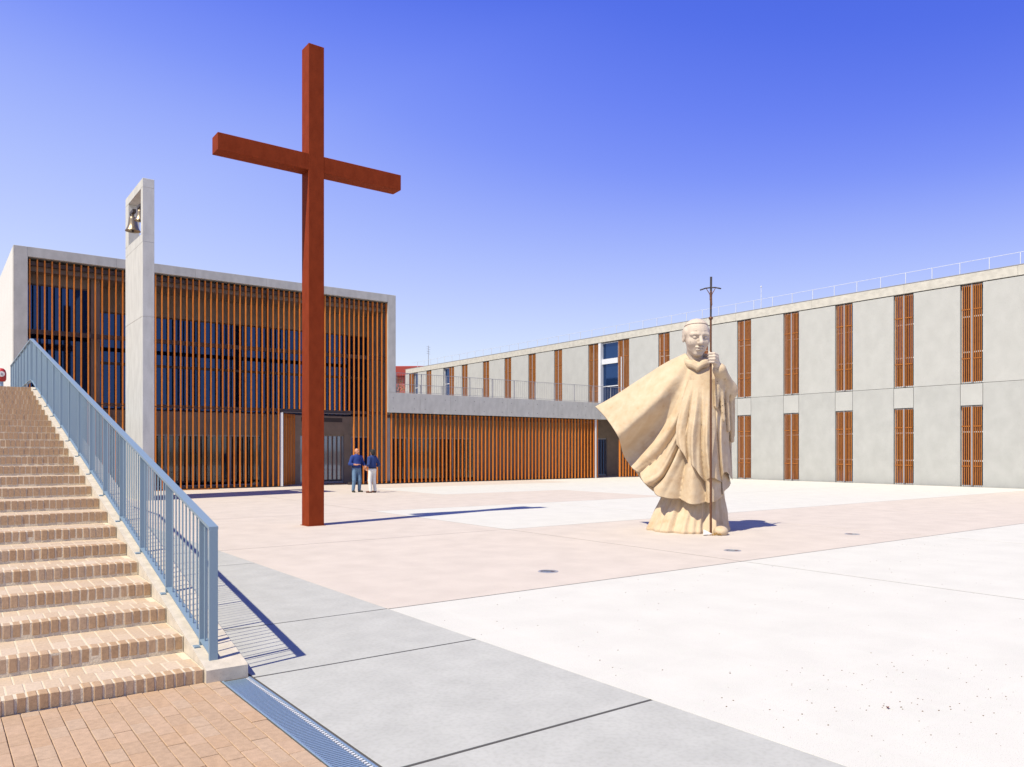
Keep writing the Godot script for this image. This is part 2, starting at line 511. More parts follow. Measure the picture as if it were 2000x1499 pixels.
# ---------------------------------------------------------------- camera, sky, sun
func make_light() -> void:
	var cam := Camera3D.new()
	cam.name = "camera"
	cam.projection = Camera3D.PROJECTION_FRUSTUM
	cam.near = 0.1
	cam.far = 3000.0
	cam.size = 0.1 * 1499.0 / 1529.4                       # a 28 mm lens held level, the frame shifted up
	cam.frustum_offset = Vector2(0.0, 0.1 * 131.5 / 1529.4)
	cam.position = Vector3(0, 1.6, 0)
	cam.rotation_degrees.y = -36.69
	add_child(cam)
	cam.current = true
	var sun := DirectionalLight3D.new()
	sun.name = "sun"
	sun.light_energy = 1.5
	sun.light_color = Color(1.0, 0.965, 0.865)
	sun.light_angular_distance = 0.5
	sun.shadow_enabled = true
	add_child(sun)
	sun.look_at_from_position(Vector3.ZERO, Vector3(0.68, -1.0, -0.16))
	# clear sky: pale and whitish at the horizon, a deep violet blue above
	var stops := [[-90.0, Vector3(0.42, 0.38, 0.33)], [-3.0, Vector3(0.60, 0.58, 0.56)], [0.0, Vector3(0.82, 0.89, 1.0)], [6.7, Vector3(0.74, 0.84, 1.0)], [10.4, Vector3(0.61, 0.72, 1.0)], [14.0, Vector3(0.505, 0.61, 1.0)], [17.5, Vector3(0.405, 0.51, 0.99)], [20.8, Vector3(0.31, 0.41, 0.97)], [24.0, Vector3(0.21, 0.305, 0.94)], [27.0, Vector3(0.145, 0.23, 0.89)], [30.0, Vector3(0.09, 0.165, 0.81)], [34.0, Vector3(0.052, 0.115, 0.70)], [44.0, Vector3(0.03, 0.075, 0.48)], [60.0, Vector3(0.018, 0.045, 0.31)], [90.0, Vector3(0.014, 0.036, 0.24)]]
	var img := Image.create(512, 256, false, Image.FORMAT_RGBF)
	var to_sun := Vector3(-0.68, 1.0, 0.16).normalized()
	for y in 256:
		var e := 90.0 - (y + 0.5) / 256.0 * 180.0
		for x in 512:
			var az := (x + 0.5) / 512.0 * TAU               # the picture begins looking along -z
			var dir := Vector3(sin(az) * cos(deg_to_rad(e)), sin(deg_to_rad(e)), -cos(az) * cos(deg_to_rad(e)))
			# paler towards the sun, deeper away from it
			var near := dir.dot(to_sun)
			var f := e - ((12.0 if near > 0.0 else 28.0) * near * smoothstep(0.0, 25.0, e) if e > 0.0 else 0.0)
			var k := 0
			while k < stops.size() - 2 and stops[k + 1][0] < f:
				k += 1
			var t := clampf((f - stops[k][0]) / (stops[k + 1][0] - stops[k][0]), 0.0, 1.0)
			var a: Vector3 = stops[k][1]
			var v := a.lerp(stops[k + 1][1], t) * 0.74
			img.set_pixel(x, y, Color(v.x, v.y, v.z))
	var env := Environment.new()
	var sky := Sky.new()
	var pan := PanoramaSkyMaterial.new()
	pan.panorama = ImageTexture.create_from_image(img)
	sky.sky_material = pan
	env.background_mode = Environment.BG_SKY
	env.sky = sky
	env.tonemap_mode = Environment.TONE_MAPPER_LINEAR
	env.tonemap_exposure = 1.36
	env.sdfgi_enabled = true
	env.ssao_enabled = true
	env.ssil_enabled = true
	var we := WorldEnvironment.new()
	we.name = "surroundings"
	we.environment = env
	add_child(we)

# ---------------------------------------------------------------- ground
func slab(parent: Node, m: Material, x0: float, x1: float, z0: float, z1: float) -> void:
	var gap := 0.014
	var left := 0.002 if x0 == 3.73 else gap                # no open joint between the grey strip and the pale field
	var right := 0.002 if x1 == 3.73 else gap
	block(parent, "slab", m, Vector3(x0 + left, -0.1, z0 + gap), Vector3(x1 - right, 0.0, z1 - gap), 0.001)

func make_ground() -> void:
	var st := begin()
	face(st, [Vector3(-1500, 0, -1500), Vector3(1500, 0, -1500), Vector3(1500, 0, 1500), Vector3(-1500, 0, 1500)], Vector3(0, -10, 0))
	kind(put(self, "ground", done(st), M.earth, Vector3(0, -0.16, 0)), "structure")
	var plaza := node(self, "plaza_paving")
	kind(plaza, "structure")
	block(plaza, "joint_bed", M.joint, Vector3(1.62, -0.15, -42.0), Vector3(37.6, -0.0025, 16.0))
	var xs := [3.73, 9.45, 15.1, 20.8, 26.5, 32.2, 37.0]
	var zs := [15.7, 10.0, 4.3, -1.4, -7.1, -12.85, -18.8, -24.5, -30.2, -35.9]
	for j in zs.size() - 1:
		for i in xs.size() - 1:
			var pink: bool = j == 4 or (j == 5 and i == 0) or (j == 6 and i < 3) or (j == 7 and i < 2) or (j == 8 and i < 4)
			slab(plaza, M.slab_pink if pink else M.slab_white, xs[i], xs[i + 1], zs[j + 1], zs[j])
	var gz := [15.0, 9.0, 5.0, 2.5, 0.5, -1.5, -3.5, -5.52, -7.12, -11.15, -12.9, -16.9, -18.8, -24.5, -30.2, -35.9]
	for j in gz.size() - 1:
		slab(plaza, M.slab_grey, 1.83, 3.73, gz[j + 1], gz[j])
	# pavers at the foot of the stair, laid in running bond along z
	var pav := node(self, "brick_paving")
	kind(pav, "structure")
	block(pav, "sand_bed", M.sand, Vector3(-8.0, -0.15, -5.62), Vector3(1.62, -0.014, 14.0))
	rng.seed = 5
	var far := begin()
	var w := 0.098
	var l := 0.198
	for c in 44:
		var x := 1.622 - (c + 0.5) * w
		var z := -5.61 + (l * 0.5 if c % 2 == 1 else l) + rng.randf_range(-0.02, 0.02)
		var z0 := -5.61
		while z0 < -2.0:
			var drop := rng.randf_range(-0.0025, 0.0015)
			if x > 0.2 and z0 < -3.65:
				var o := put(pav, "brick", chamfered(Vector3(w - 0.004, 0.06, snappedf(z - z0, 0.004) - 0.004), 0.003), M.brick[rng.randi() % 5], Vector3(x, -0.03 + drop, (z + z0) * 0.5))
				o.rotation = Vector3(rng.randf_range(-0.006, 0.006), rng.randf_range(-0.008, 0.008), rng.randf_range(-0.006, 0.006))
			else:
				add_box(far, Vector3(x - w * 0.5 + 0.002, -0.06, z0 + 0.002), Vector3(x + w * 0.5 - 0.002, drop, z - 0.002))
			z0 = z
			z += l + rng.randf_range(-0.006, 0.006)
	kind(put(pav, "bricks_beyond", done(far), M.brick[0]), "stuff")
	block(pav, "brick_field", M.brick[1], Vector3(-8.0, -0.06, -1.98), Vector3(1.62, 0.0, 14.0))

# ---------------------------------------------------------------- stair, its railing and the drain
const RUN := 0.575
const RISE := 0.119
const STEPS := 25
const STAIR := Vector3(1.53, 0, -5.62)

func make_stair() -> void:
	var s := thing("staircase", "wide brick stair with mortared nosing bricks rising beside the blue railing", "stairs", STAIR, deg_to_rad(-0.86))
	rng.seed = 9
	var core := begin()
	var rest := begin()
	var treads := begin()
	for k in STEPS:
		var y := 0.09 + RISE * k
		var z := -RUN * k
		add_box(core, Vector3(-4.2, -0.05, z - RUN - (0.6 if k == STEPS - 1 else 0.0)), Vector3(-0.004, y - 0.004, z - 0.004))
		var x := -0.006
		while x > -4.15:
			var w := 0.0615 + rng.randf_range(-0.003, 0.003)
			var dy := rng.randf_range(-0.003, 0.003)
			var dz := rng.randf_range(-0.004, 0.004)
			if k <= 6 and x > -1.36:
				var o := put(s, "brick", chamfered(Vector3(0.050, 0.097, 0.11), 0.004), M.step_brick[rng.randi() % 5], Vector3(x - w * 0.5, y - 0.0485 + dy, z - 0.055 + dz))
				o.rotation = Vector3(rng.randf_range(-0.02, 0.02), 0, rng.randf_range(-0.03, 0.03))
			else:
				add_box(rest, Vector3(x - w + 0.007, y - 0.092 + dy, z - 0.11), Vector3(x - 0.004, y + dy, z + dz))
			x -= w
		for row in 2:
			var za := z - 0.118 - row * 0.228
			x = -0.006 - (0.05 if row == 1 and k % 2 == 0 else 0.0)
			while x > -4.15:
				var w := 0.104
				var dy := rng.randf_range(-0.002, 0.001)
				if k <= 4 and x > -1.36:
					var o := put(s, "brick", chamfered(Vector3(0.096, 0.05, 0.22), 0.003), M.tread_brick[rng.randi() % 3], Vector3(x - w * 0.5, y - 0.026 + dy, za - 0.11))
					o.rotation = Vector3(rng.randf_range(-0.004, 0.004), rng.randf_range(-0.01, 0.01), rng.randf_range(-0.008, 0.008))
				else:
					add_box(treads, Vector3(x - w + 0.004, y - 0.05, za - 0.22), Vector3(x - 0.004, y - 0.001 + dy, za))
				x -= w
	put(s, "mortar_bed", done(core), M.mortar)
	kind(put(s, "upper_bricks", done(rest), M.step_brick[4]), "stuff")
	kind(put(s, "upper_tread_bricks", done(treads), M.tread_brick[0]), "stuff")
	# concrete string beside the steps
	var top := 0.09 + RISE * (STEPS - 1)
	put(s, "stringer", prism_x([Vector2(0.05, -0.05), Vector2(0.05, 0.086), Vector2(0.02, 0.096), Vector2(-RUN * 24.0, top + 0.006), Vector2(-14.6, top + 0.006), Vector2(-14.6, -0.05)], 0.0, 0.285), M.kerb)
	# upper terrace the stair leads to
	var t := node(self, "upper_terrace")
	kind(t, "structure")
	block(t, "terrace_deck", M.brick[2], Vector3(-30.0, top - 0.2, -52.0), Vector3(2.02, top, -20.5))
	block(t, "retaining_wall", M.kerb, Vector3(-30.0, -0.1, -51.9), Vector3(2.0, top - 0.2, -20.5))

func make_stair_railing() -> void:
	var r := thing("stair_railing", "pale blue steel railing with thin bars climbing the brick stair", "railing", STAIR, deg_to_rad(-0.86))
	var cx := 0.085
	var slope := RISE / RUN
	var line := func(z: float) -> float: return 0.09 - z * slope
	var zb := -14.75                         # the bend at the landing
	var ze := -21.6
	var hi := 0.955
	# handrail: a flat bar up the slope and level along the landing
	var th := 0.022
	put(r, "handrail", prism_x([Vector2(-0.085, line.call(-0.085) + hi - th), Vector2(-0.085, line.call(-0.085) + hi), Vector2(zb, line.call(zb) + hi), Vector2(ze, line.call(zb) + hi), Vector2(ze, line.call(zb) + hi - th), Vector2(zb, line.call(zb) + hi - th)], cx - 0.032, cx + 0.032), M.steel)
	put(r, "bottom_bar", prism_x([Vector2(-0.107, line.call(-0.11) + 0.045), Vector2(-0.107, line.call(-0.11) + 0.055), Vector2(zb, line.call(zb) + 0.055), Vector2(ze, line.call(zb) + 0.055), Vector2(ze, line.call(zb) + 0.045), Vector2(zb, line.call(zb) + 0.045)], cx - 0.028, cx + 0.028), M.steel)
	var posts := [-0.095, -0.36]
	while posts[-1] > zb + 0.7:
		posts.append(posts[-1] - 1.09)
	var flat := [zb]
	while flat[-1] > ze + 0.5:
		flat.append(flat[-1] - 0.95)
	for z in posts + flat:
		var at_z: float = z
		var f: float = line.call(maxf(at_z, zb))
		var low: float = f - 0.03 if at_z == posts[0] else f + 0.006
		block(r, "post", M.steel, Vector3(cx - 0.03, low, at_z - 0.011), Vector3(cx + 0.03, f + hi - th - 0.002, at_z + 0.011), 0.002)
		if at_z != posts[0]:
			block(r, "base_plate", M.steel, Vector3(cx - 0.075, f - 0.002, at_z - 0.05), Vector3(cx - 0.033, f + 0.012, at_z + 0.05), 0.002)
	var z := -0.2
	var k := 0
	while z > ze + 0.05:
		var f: float = line.call(maxf(z, zb))
		var near_post := false
		for p in posts + flat:
			if absf(p - z) < 0.045:
				near_post = true
		if not near_post:
			var key := "baluster"
			if not meshes.has(key):
				meshes[key] = tube(Vector3.ZERO, Vector3(0, 0.878, 0), 0.0065, 0.0065, 8)
			put(r, "baluster", meshes[key], M.steel, Vector3(cx, f + 0.052, z))
		z -= 0.112
		k += 1

func make_drain() -> void:
	var d := thing("drain_grate", "long galvanised slot drain between the brick pavers and grey slabs", "drain", Vector3(1.725, 0, -5.55))
	var len := 11.0
	block(d, "channel", M.dark_steel, Vector3(-0.098, -0.021, 0.0), Vector3(0.1, -0.016, len))
	for s in [-1.0, 1.0]:
		block(d, "frame", M.galvanised, Vector3(s * 0.091 - 0.007, -0.016, 0.0), Vector3(s * 0.091 + 0.007, 0.004, len), 0.002)
	var st := begin()
	var z := 0.02
	while z < len:
		add_box(st, Vector3(-0.083, -0.012, z), Vector3(0.06, 0.001, z + 0.016))
		z += 0.024
	kind(put(d, "grate_bars", done(st), M.galvanised), "stuff")
	var rail := begin()
	for x in [-0.055, -0.015, 0.025]:
		add_box(rail, Vector3(x - 0.003, -0.0145, 0.01), Vector3(x + 0.003, -0.0125, len))
	put(d, "grate_carriers", done(rail), M.galvanised)
	var studs := begin()
	z = 0.02
	while z < len:
		add_box(studs, Vector3(0.063, -0.01, z), Vector3(0.081, 0.002, z + 0.014))
		z += 0.03
	kind(put(d, "edge_studs", done(studs), M.white_metal), "stuff")

# ---------------------------------------------------------------- cross and bell tower
func make_cross() -> void:
	var c := thing("monumental_cross", "tall rust red weathering steel cross standing on the pale paving", "cross", Vector3(6.618, 0, -16.04))
	put(c, "upright", chamfered(Vector3(0.345, 10.24, 0.38), 0.006), M.corten, Vector3(0, 5.12, 0))
	var l := 4.57 - 6.618
	var r := 8.65 - 6.618
	put(c, "crossbar", chamfered(Vector3(-0.1725 - l, 0.345, 0.374), 0.006), M.corten, Vector3((l - 0.1725) * 0.5, 7.725, 0))
	put(c, "crossbar", chamfered(Vector3(r - 0.1725, 0.345, 0.374), 0.006), M.corten, Vector3((r + 0.1725) * 0.5, 7.725, 0))
	put(c, "base_plate", chamfered(Vector3(0.4, 0.012, 0.43), 0.003), M.corten, Vector3(0, 0.004, 0))

func make_bell(called: String, label: String, at: Vector3, k: float) -> void:
	var b := thing(called, label, "bell", at, 0.0, "bells in the tower")
	var prof := [Vector2(0.0, 0.50), Vector2(0.07, 0.50), Vector2(0.12, 0.485), Vector2(0.135, 0.45), Vector2(0.142, 0.38), Vector2(0.155, 0.26), Vector2(0.178, 0.15), Vector2(0.215, 0.07), Vector2(0.25, 0.015), Vector2(0.252, 0.0), Vector2(0.235, 0.0), Vector2(0.20, 0.06), Vector2(0.165, 0.14), Vector2(0.14, 0.26), Vector2(0.12, 0.44), Vector2(0.0, 0.46)]
	var p := []
	for q in prof:
		p.append(q * k)
	put(b, "bell_body", lathe(p, 32), M.bronze)
	put(b, "clapper", tube(Vector3(0, 0.42, 0) * k, Vector3(0, -0.03, 0) * k, 0.014 * k, 0.035 * k), M.dark_steel)
	put(b, "crown", chamfered(Vector3(0.09, 0.12, 0.05) * k, 0.01), M.bronze, Vector3(0, 0.55, 0) * k)
	put(b, "yoke", chamfered(Vector3(0.11, 0.12, 0.52) * Vector3(1, 1, k), 0.012), M.dark_steel, Vector3(0, 0.66, 0) * k)

func make_tower() -> void:
	var t := thing("bell_tower", "slender concrete bell tower slab with an opening for two bells", "bell tower", Vector3(5.65, 0, -28.4))
	var x0 := -0.175
	var x1 := 0.175
	var z0 := -1.42
	var z1 := 1.3
	block(t, "shaft", M.tower, Vector3(x0, -0.05, z0), Vector3(x1, 5.9, z1), 0.008)
	block(t, "shaft", M.tower, Vector3(x0, 5.903, z0), Vector3(x1, 8.3, z1), 0.008)
	put(t, "sill", prism_x([Vector2(z0, 8.303), Vector2(z0, 8.62), Vector2(z1, 8.56), Vector2(z1, 8.303)], x0, x1), M.tower)
	block(t, "pier", M.tower, Vector3(x0, 8.55, z1 - 0.27), Vector3(x1, 10.04, z1), 0.006)
	block(t, "pier", M.tower, Vector3(x0, 8.6, z0), Vector3(x1, 10.04, z0 + 0.5), 0.006)
	block(t, "head", M.tower, Vector3(x0, 10.042, z0), Vector3(x1, 10.33, z1), 0.008)
	make_bell("bell", "larger lower bronze bell hanging out of the tower opening", Vector3(5.5, 8.98, -28.72), 0.96)
	make_bell("bell", "smaller higher bronze bell half hidden behind the tower pier", Vector3(5.6, 9.2, -28.1), 0.72)

# ---------------------------------------------------------------- church
const FRONT := -33.9

func slat(parent: Node, x: float, y0: float, y1: float, z := FRONT, deep := 0.12) -> void:
	block(parent, "slat", M.wood[rng.randi() % 5], Vector3(x - 0.0225, y0, z - deep * 0.5), Vector3(x + 0.0225, y1, z + deep * 0.5), 0.003)

func glazing(parent: Node, x0: float, x1: float, y0: float, y1: float, z: float, bays: int, frame: Material, bar := 0.05, m: Material = null) -> void:
	var w := (x1 - x0) / bays
	for k in bays:
		var g := block(parent, "window", M.glass if m == null else m, Vector3(x0 + k * w + bar * 0.5, y0 + bar, z - 0.006), Vector3(x0 + (k + 1) * w - bar * 0.5, y1 - bar, z + 0.006))
		var st := begin()
		var lo := Vector3(-w * 0.5, -(y1 - y0) * 0.5, -0.03)
		var hi := Vector3(w * 0.5, (y1 - y0) * 0.5, 0.03)
		add_box(st, Vector3(lo.x + 0.001, lo.y, lo.z), Vector3(hi.x - 0.001, lo.y + bar, hi.z))
		add_box(st, Vector3(lo.x + 0.001, hi.y - bar, lo.z), Vector3(hi.x - 0.001, hi.y, hi.z))
		add_box(st, Vector3(lo.x + 0.001, lo.y + bar, lo.z), Vector3(lo.x + bar * 0.5, hi.y - bar, hi.z))
		add_box(st, Vector3(hi.x - bar * 0.5, lo.y + bar, lo.z), Vector3(hi.x - 0.001, hi.y - bar, hi.z))
		put(g, "frame", done(st), frame)

func make_church() -> void:
	rng.seed = 21
	var c := thing("church", "long low concrete church whose front is screened by upright orange timber slats", "church", Vector3.ZERO)
	var f := -33.75
	# concrete box of the nave
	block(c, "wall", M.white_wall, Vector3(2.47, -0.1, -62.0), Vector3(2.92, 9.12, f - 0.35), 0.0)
	block(c, "front_pier", M.concrete, Vector3(2.47, -0.1, f - 0.348), Vector3(2.92, 9.12, f), 0.008)
	block(c, "roof", M.concrete, Vector3(2.923, 8.76, -62.0), Vector3(17.707, 9.117, f - 0.352))
	for k in 5:
		var fx := 2.923 + 2.9568 * k
		block(c, "fascia", M.concrete, Vector3(fx + 0.002, 8.76, f - 0.349), Vector3(fx + 2.9548, 9.12, f), 0.005)
	block(c, "front_pier", M.concrete, Vector3(17.71, 4.425, f - 0.348), Vector3(18.13, 9.12, f), 0.008)
	block(c, "wall", M.concrete, Vector3(17.75, -0.1, -62.0), Vector3(18.13, 9.12, f - 0.35), 0.0)
	block(c, "wall", M.plaster, Vector3(2.923, -0.1, -62.0), Vector3(17.747, 8.757, -61.6))
	block(c, "ceiling", M.shade_toned_wall, Vector3(2.923, 8.32, -61.6), Vector3(17.747, 8.5, f - 0.4))
	block(c, "inner_wall", M.plaster, Vector3(2.925, 0.0, -46.0), Vector3(17.745, 8.31, -45.7))
	# concrete fascia over the side wing, cast in bays with tie holes
	var fz0 := f - 0.3
	var edge := 17.71
	for k in 11:
		var nx: float = edge + (1.78 if k < 10 else 37.14 - edge)
		block(c, "fascia", M.concrete, Vector3(edge + 0.003, 3.45, fz0), Vector3(nx - 0.003, 4.42, f), 0.004)
		for hx in [edge + 0.28, edge + 1.45]:
			for hy in [3.66, 4.16]:
				put(c, "tie_hole", tube(Vector3.ZERO, Vector3(0, 0, 0.004), 0.02, 0.018, 10), M.dark_steel, Vector3(hx, hy, f - 0.001))
		edge = nx
	# gallery level behind the slats
	block(c, "lintel", M.shade_toned_wall, Vector3(5.42, 7.35, -36.2), Vector3(17.745, 8.315, -35.95))
	block(c, "floor_edge", M.shade_toned_wall, Vector3(5.42, 2.32, -45.6), Vector3(17.745, 3.3, -35.9))
	glazing(c, 5.42, 17.745, 3.3, 7.35, -36.1, 6, M.dark_beam, 0.05, M.blue_glass)
	glazing(c, 5.42, 12.3, 0.02, 2.32, -36.0, 5, M.grey_frame, 0.07)
	# tall bay on the left
	block(c, "pilaster", M.shade_toned_wall, Vector3(5.1, 0.0, -36.3), Vector3(5.42, 8.315, -34.5))
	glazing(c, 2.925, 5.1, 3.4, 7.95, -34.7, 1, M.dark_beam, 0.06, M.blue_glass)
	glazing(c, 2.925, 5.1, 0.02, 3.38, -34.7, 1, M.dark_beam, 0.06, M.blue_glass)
	block(c, "lintel", M.shade_toned_wall, Vector3(2.925, 7.95, -34.85), Vector3(5.1, 8.315, -34.65))
	# steel rails that carry the slats
	for yy in [[5.96, 6.13], [3.34, 3.48]]:
		block(c, "slat_rail", M.dark_beam, Vector3(2.925, yy[0], -34.12), Vector3(17.745, yy[1], -34.0))
	block(c, "slat_rail", M.dark_beam, Vector3(2.925, 8.5, -34.12), Vector3(17.745, 8.66, -34.0))
	block(c, "transom", M.dark_steel, Vector3(5.42, 5.18, -36.18), Vector3(17.745, 5.29, -36.04))
	block(c, "post", M.dark_steel, Vector3(11.9, 0.0, -34.1), Vector3(12.02, 8.5, -33.99))
	# slats of the nave
	var x := 2.99
	while x < 17.7:
		if x < 12.55:
			if x < 10.7:
				slat(c, x, 0.04, 3.37)
				slat(c, x, 3.40, 8.70)
			else:
				slat(c, x, 0.04, 8.70)
		elif x < 15.8:
			slat(c, x, 3.47, 8.70)
		else:
			slat(c, x, 0.04, 8.70)
		x += 0.2409
	block(c, "lower_rail", M.dark_steel, Vector3(2.925, 0.0, -34.12), Vector3(12.5, 0.12, -33.98))
	block(c, "lower_rail", M.dark_steel, Vector3(15.8, 0.0, -34.12), Vector3(31.35, 0.12, -33.98))
	block(c, "gate_head", M.dark_beam, Vector3(12.5, 3.30, -34.1), Vector3(15.82, 3.335, -33.85))
	# entrance: an open slatted gate leaf, a concrete wall in the shade-darkened tone and a glazed door
	var leaf := node(c, "gate_leaf", Vector3(12.53, 0, FRONT), deg_to_rad(48.0))
	block(leaf, "edge_post", M.white_metal, Vector3(-0.04, 0.03, -0.06), Vector3(0.05, 3.3, 0.06), 0.003)
	for k in 8:
		slat(leaf, 0.13 + k * 0.2, 0.05, 3.28, 0.0, 0.045)
	block(leaf, "gate_rail", M.dark_steel, Vector3(0.055, 0.1, -0.1), Vector3(1.6, 0.2, -0.063))
	block(leaf, "gate_rail", M.dark_steel, Vector3(0.055, 3.1, -0.1), Vector3(1.6, 3.2, -0.063))
	block(c, "entrance_wall", M.shade_toned_wall, Vector3(12.3, 2.4, -36.1), Vector3(16.6, 3.28, -35.85))
	block(c, "entrance_wall", M.shade_toned_wall, Vector3(16.4, 0.0, -36.1), Vector3(16.8, 2.398, -35.85))
	block(c, "entrance_wall", M.shade_toned_wall, Vector3(12.3, 0.0, -36.1), Vector3(14.15, 2.398, -35.85))
	glazing(c, 14.15, 16.4, 0.02, 2.398, -35.95, 2, M.grey_frame, 0.09, M.door_glass)
	block(c, "transom_slot", M.dark_steel, Vector3(14.2, 3.0, -35.849), Vector3(16.3, 3.2, -35.84))
	glazing(c, 16.8, 17.745, 0.02, 2.32, -35.95, 1, M.grey_frame, 0.06, M.dark_glass)
	# side wing
	x = 17.96
	while x < 31.25:
		slat(c, x, 0.04, 3.42)
		x += 0.2409
	block(c, "slat_rail", M.dark_beam, Vector3(17.75, 3.2, -34.12), Vector3(31.35, 3.34, -34.0))
	block(c, "edge_post", M.white_metal, Vector3(31.30, 0.0, -33.98), Vector3(31.38, 3.44, -33.82), 0.003)
	slat(c, 31.48, 0.04, 3.42)
	block(c, "lintel", M.shade_toned_wall, Vector3(18.14, 2.28, -35.3), Vector3(31.5, 3.44, -35.05))
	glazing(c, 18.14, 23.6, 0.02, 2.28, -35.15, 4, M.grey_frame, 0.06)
	block(c, "inner_wall", M.shade_toned_wall, Vector3(23.6, 0.0, -35.3), Vector3(31.5, 2.278, -35.1))
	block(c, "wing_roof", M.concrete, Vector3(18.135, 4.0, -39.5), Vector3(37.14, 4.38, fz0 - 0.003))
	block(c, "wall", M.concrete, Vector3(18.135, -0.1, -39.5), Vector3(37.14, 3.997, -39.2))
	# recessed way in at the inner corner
	block(c, "inner_wall", M.shade_toned_wall, Vector3(31.502, 0.0, -39.1), Vector3(31.6, 3.99, -34.2))
	block(c, "inner_wall", M.shade_toned_wall, Vector3(31.602, 2.4, -36.3), Vector3(37.14, 3.99, -36.1))
	block(c, "inner_wall", M.shade_toned_wall, Vector3(34.4, 0.0, -36.3), Vector3(37.14, 2.397, -36.1))
	glazing(c, 31.62, 34.4, 0.02, 2.397, -36.2, 2, M.grey_frame, 0.08, M.dark_glass)
	x = 33.35
	while x < 37.0:
		slat(c, x, 0.04, 3.42)
		x += 0.2409
	block(c, "slat_rail", M.dark_beam, Vector3(33.2, 3.2, -34.12), Vector3(37.14, 3.34, -34.0))
	# pale upright panel inside the gallery, behind the blue glass
	block(c, "pale_panel", M.white_cap, Vector3(5.6, 3.45, -37.6), Vector3(10.4, 4.72, -37.5))

func make_terrace_railing(called: String, label: String, x0: float, x1: float, z: float, y: float) -> void:
	var r := thing(called, label, "railing", Vector3(x0, y, z), 0.0, "railings on the wing roof")
	var len := x1 - x0
	block(r, "handrail", M.grey_frame, Vector3(0, 0.98, -0.02), Vector3(len, 1.0, 0.02))
	block(r, "bottom_bar", M.grey_frame, Vector3(0, 0.06, -0.015), Vector3(len, 0.075, 0.015))
	var n := int(len / 1.35)
	for k in n + 1:
		var x := len * k / n
		block(r, "post", M.grey_frame, Vector3(clampf(x - 0.015, 0, len - 0.03), 0.0, -0.018), Vector3(clampf(x + 0.015, 0.03, len), 0.978, 0.018))
	var st := begin()
	var bx := 0.11
	while bx < len - 0.05:
		add_box(st, Vector3(bx - 0.004, 0.077, -0.004), Vector3(bx + 0.004, 0.978, 0.004))
		bx += 0.13
	kind(put(r, "thin_bars", done(st), M.grey_frame), "stuff")

# ---------------------------------------------------------------- long building on the right
const SIDE := 37.2

# two slatted leaves in an opening; origin at the opening's foot, the slats run up, the leaf across z
func shutter(parent: Node, z0: float, z1: float, y0: float, y1: float, leaves := 2) -> void:
	var s := node(parent, "shutter", Vector3(SIDE + 0.05, y0, (z0 + z1) * 0.5))
	var w := (z1 - z0) * 0.5
	var h := y1 - y0
	var n := 5 * leaves if w > 0.3 else 5
	for k in n:
		var z := -w + 0.04 + (2.0 * w - 0.08) * (k + 0.5) / n
		z += 0.018 * (1.0 if k >= n / 2.0 else -1.0)
		block(s, "slat", M.shutter_wood[rng.randi() % 3], Vector3(-0.014, 0.02 + rng.randf_range(0, 0.02), z - 0.0175), Vector3(0.014, h - 0.03, z + 0.0175))
	for q in [0.24, 0.74]:
		for side in [-1.0, 1.0]:
			var a := minf(side * w * 0.93, side * 0.05)
			var b := maxf(side * w * 0.93, side * 0.05)
			block(s, "rail", M.shutter_wood[2], Vector3(-0.03, h * q, a), Vector3(-0.0142, h * q + 0.05, b))
	block(s, "meeting_post", M.grey_frame, Vector3(-0.02, 0.0, -0.028), Vector3(0.03, h, 0.028))

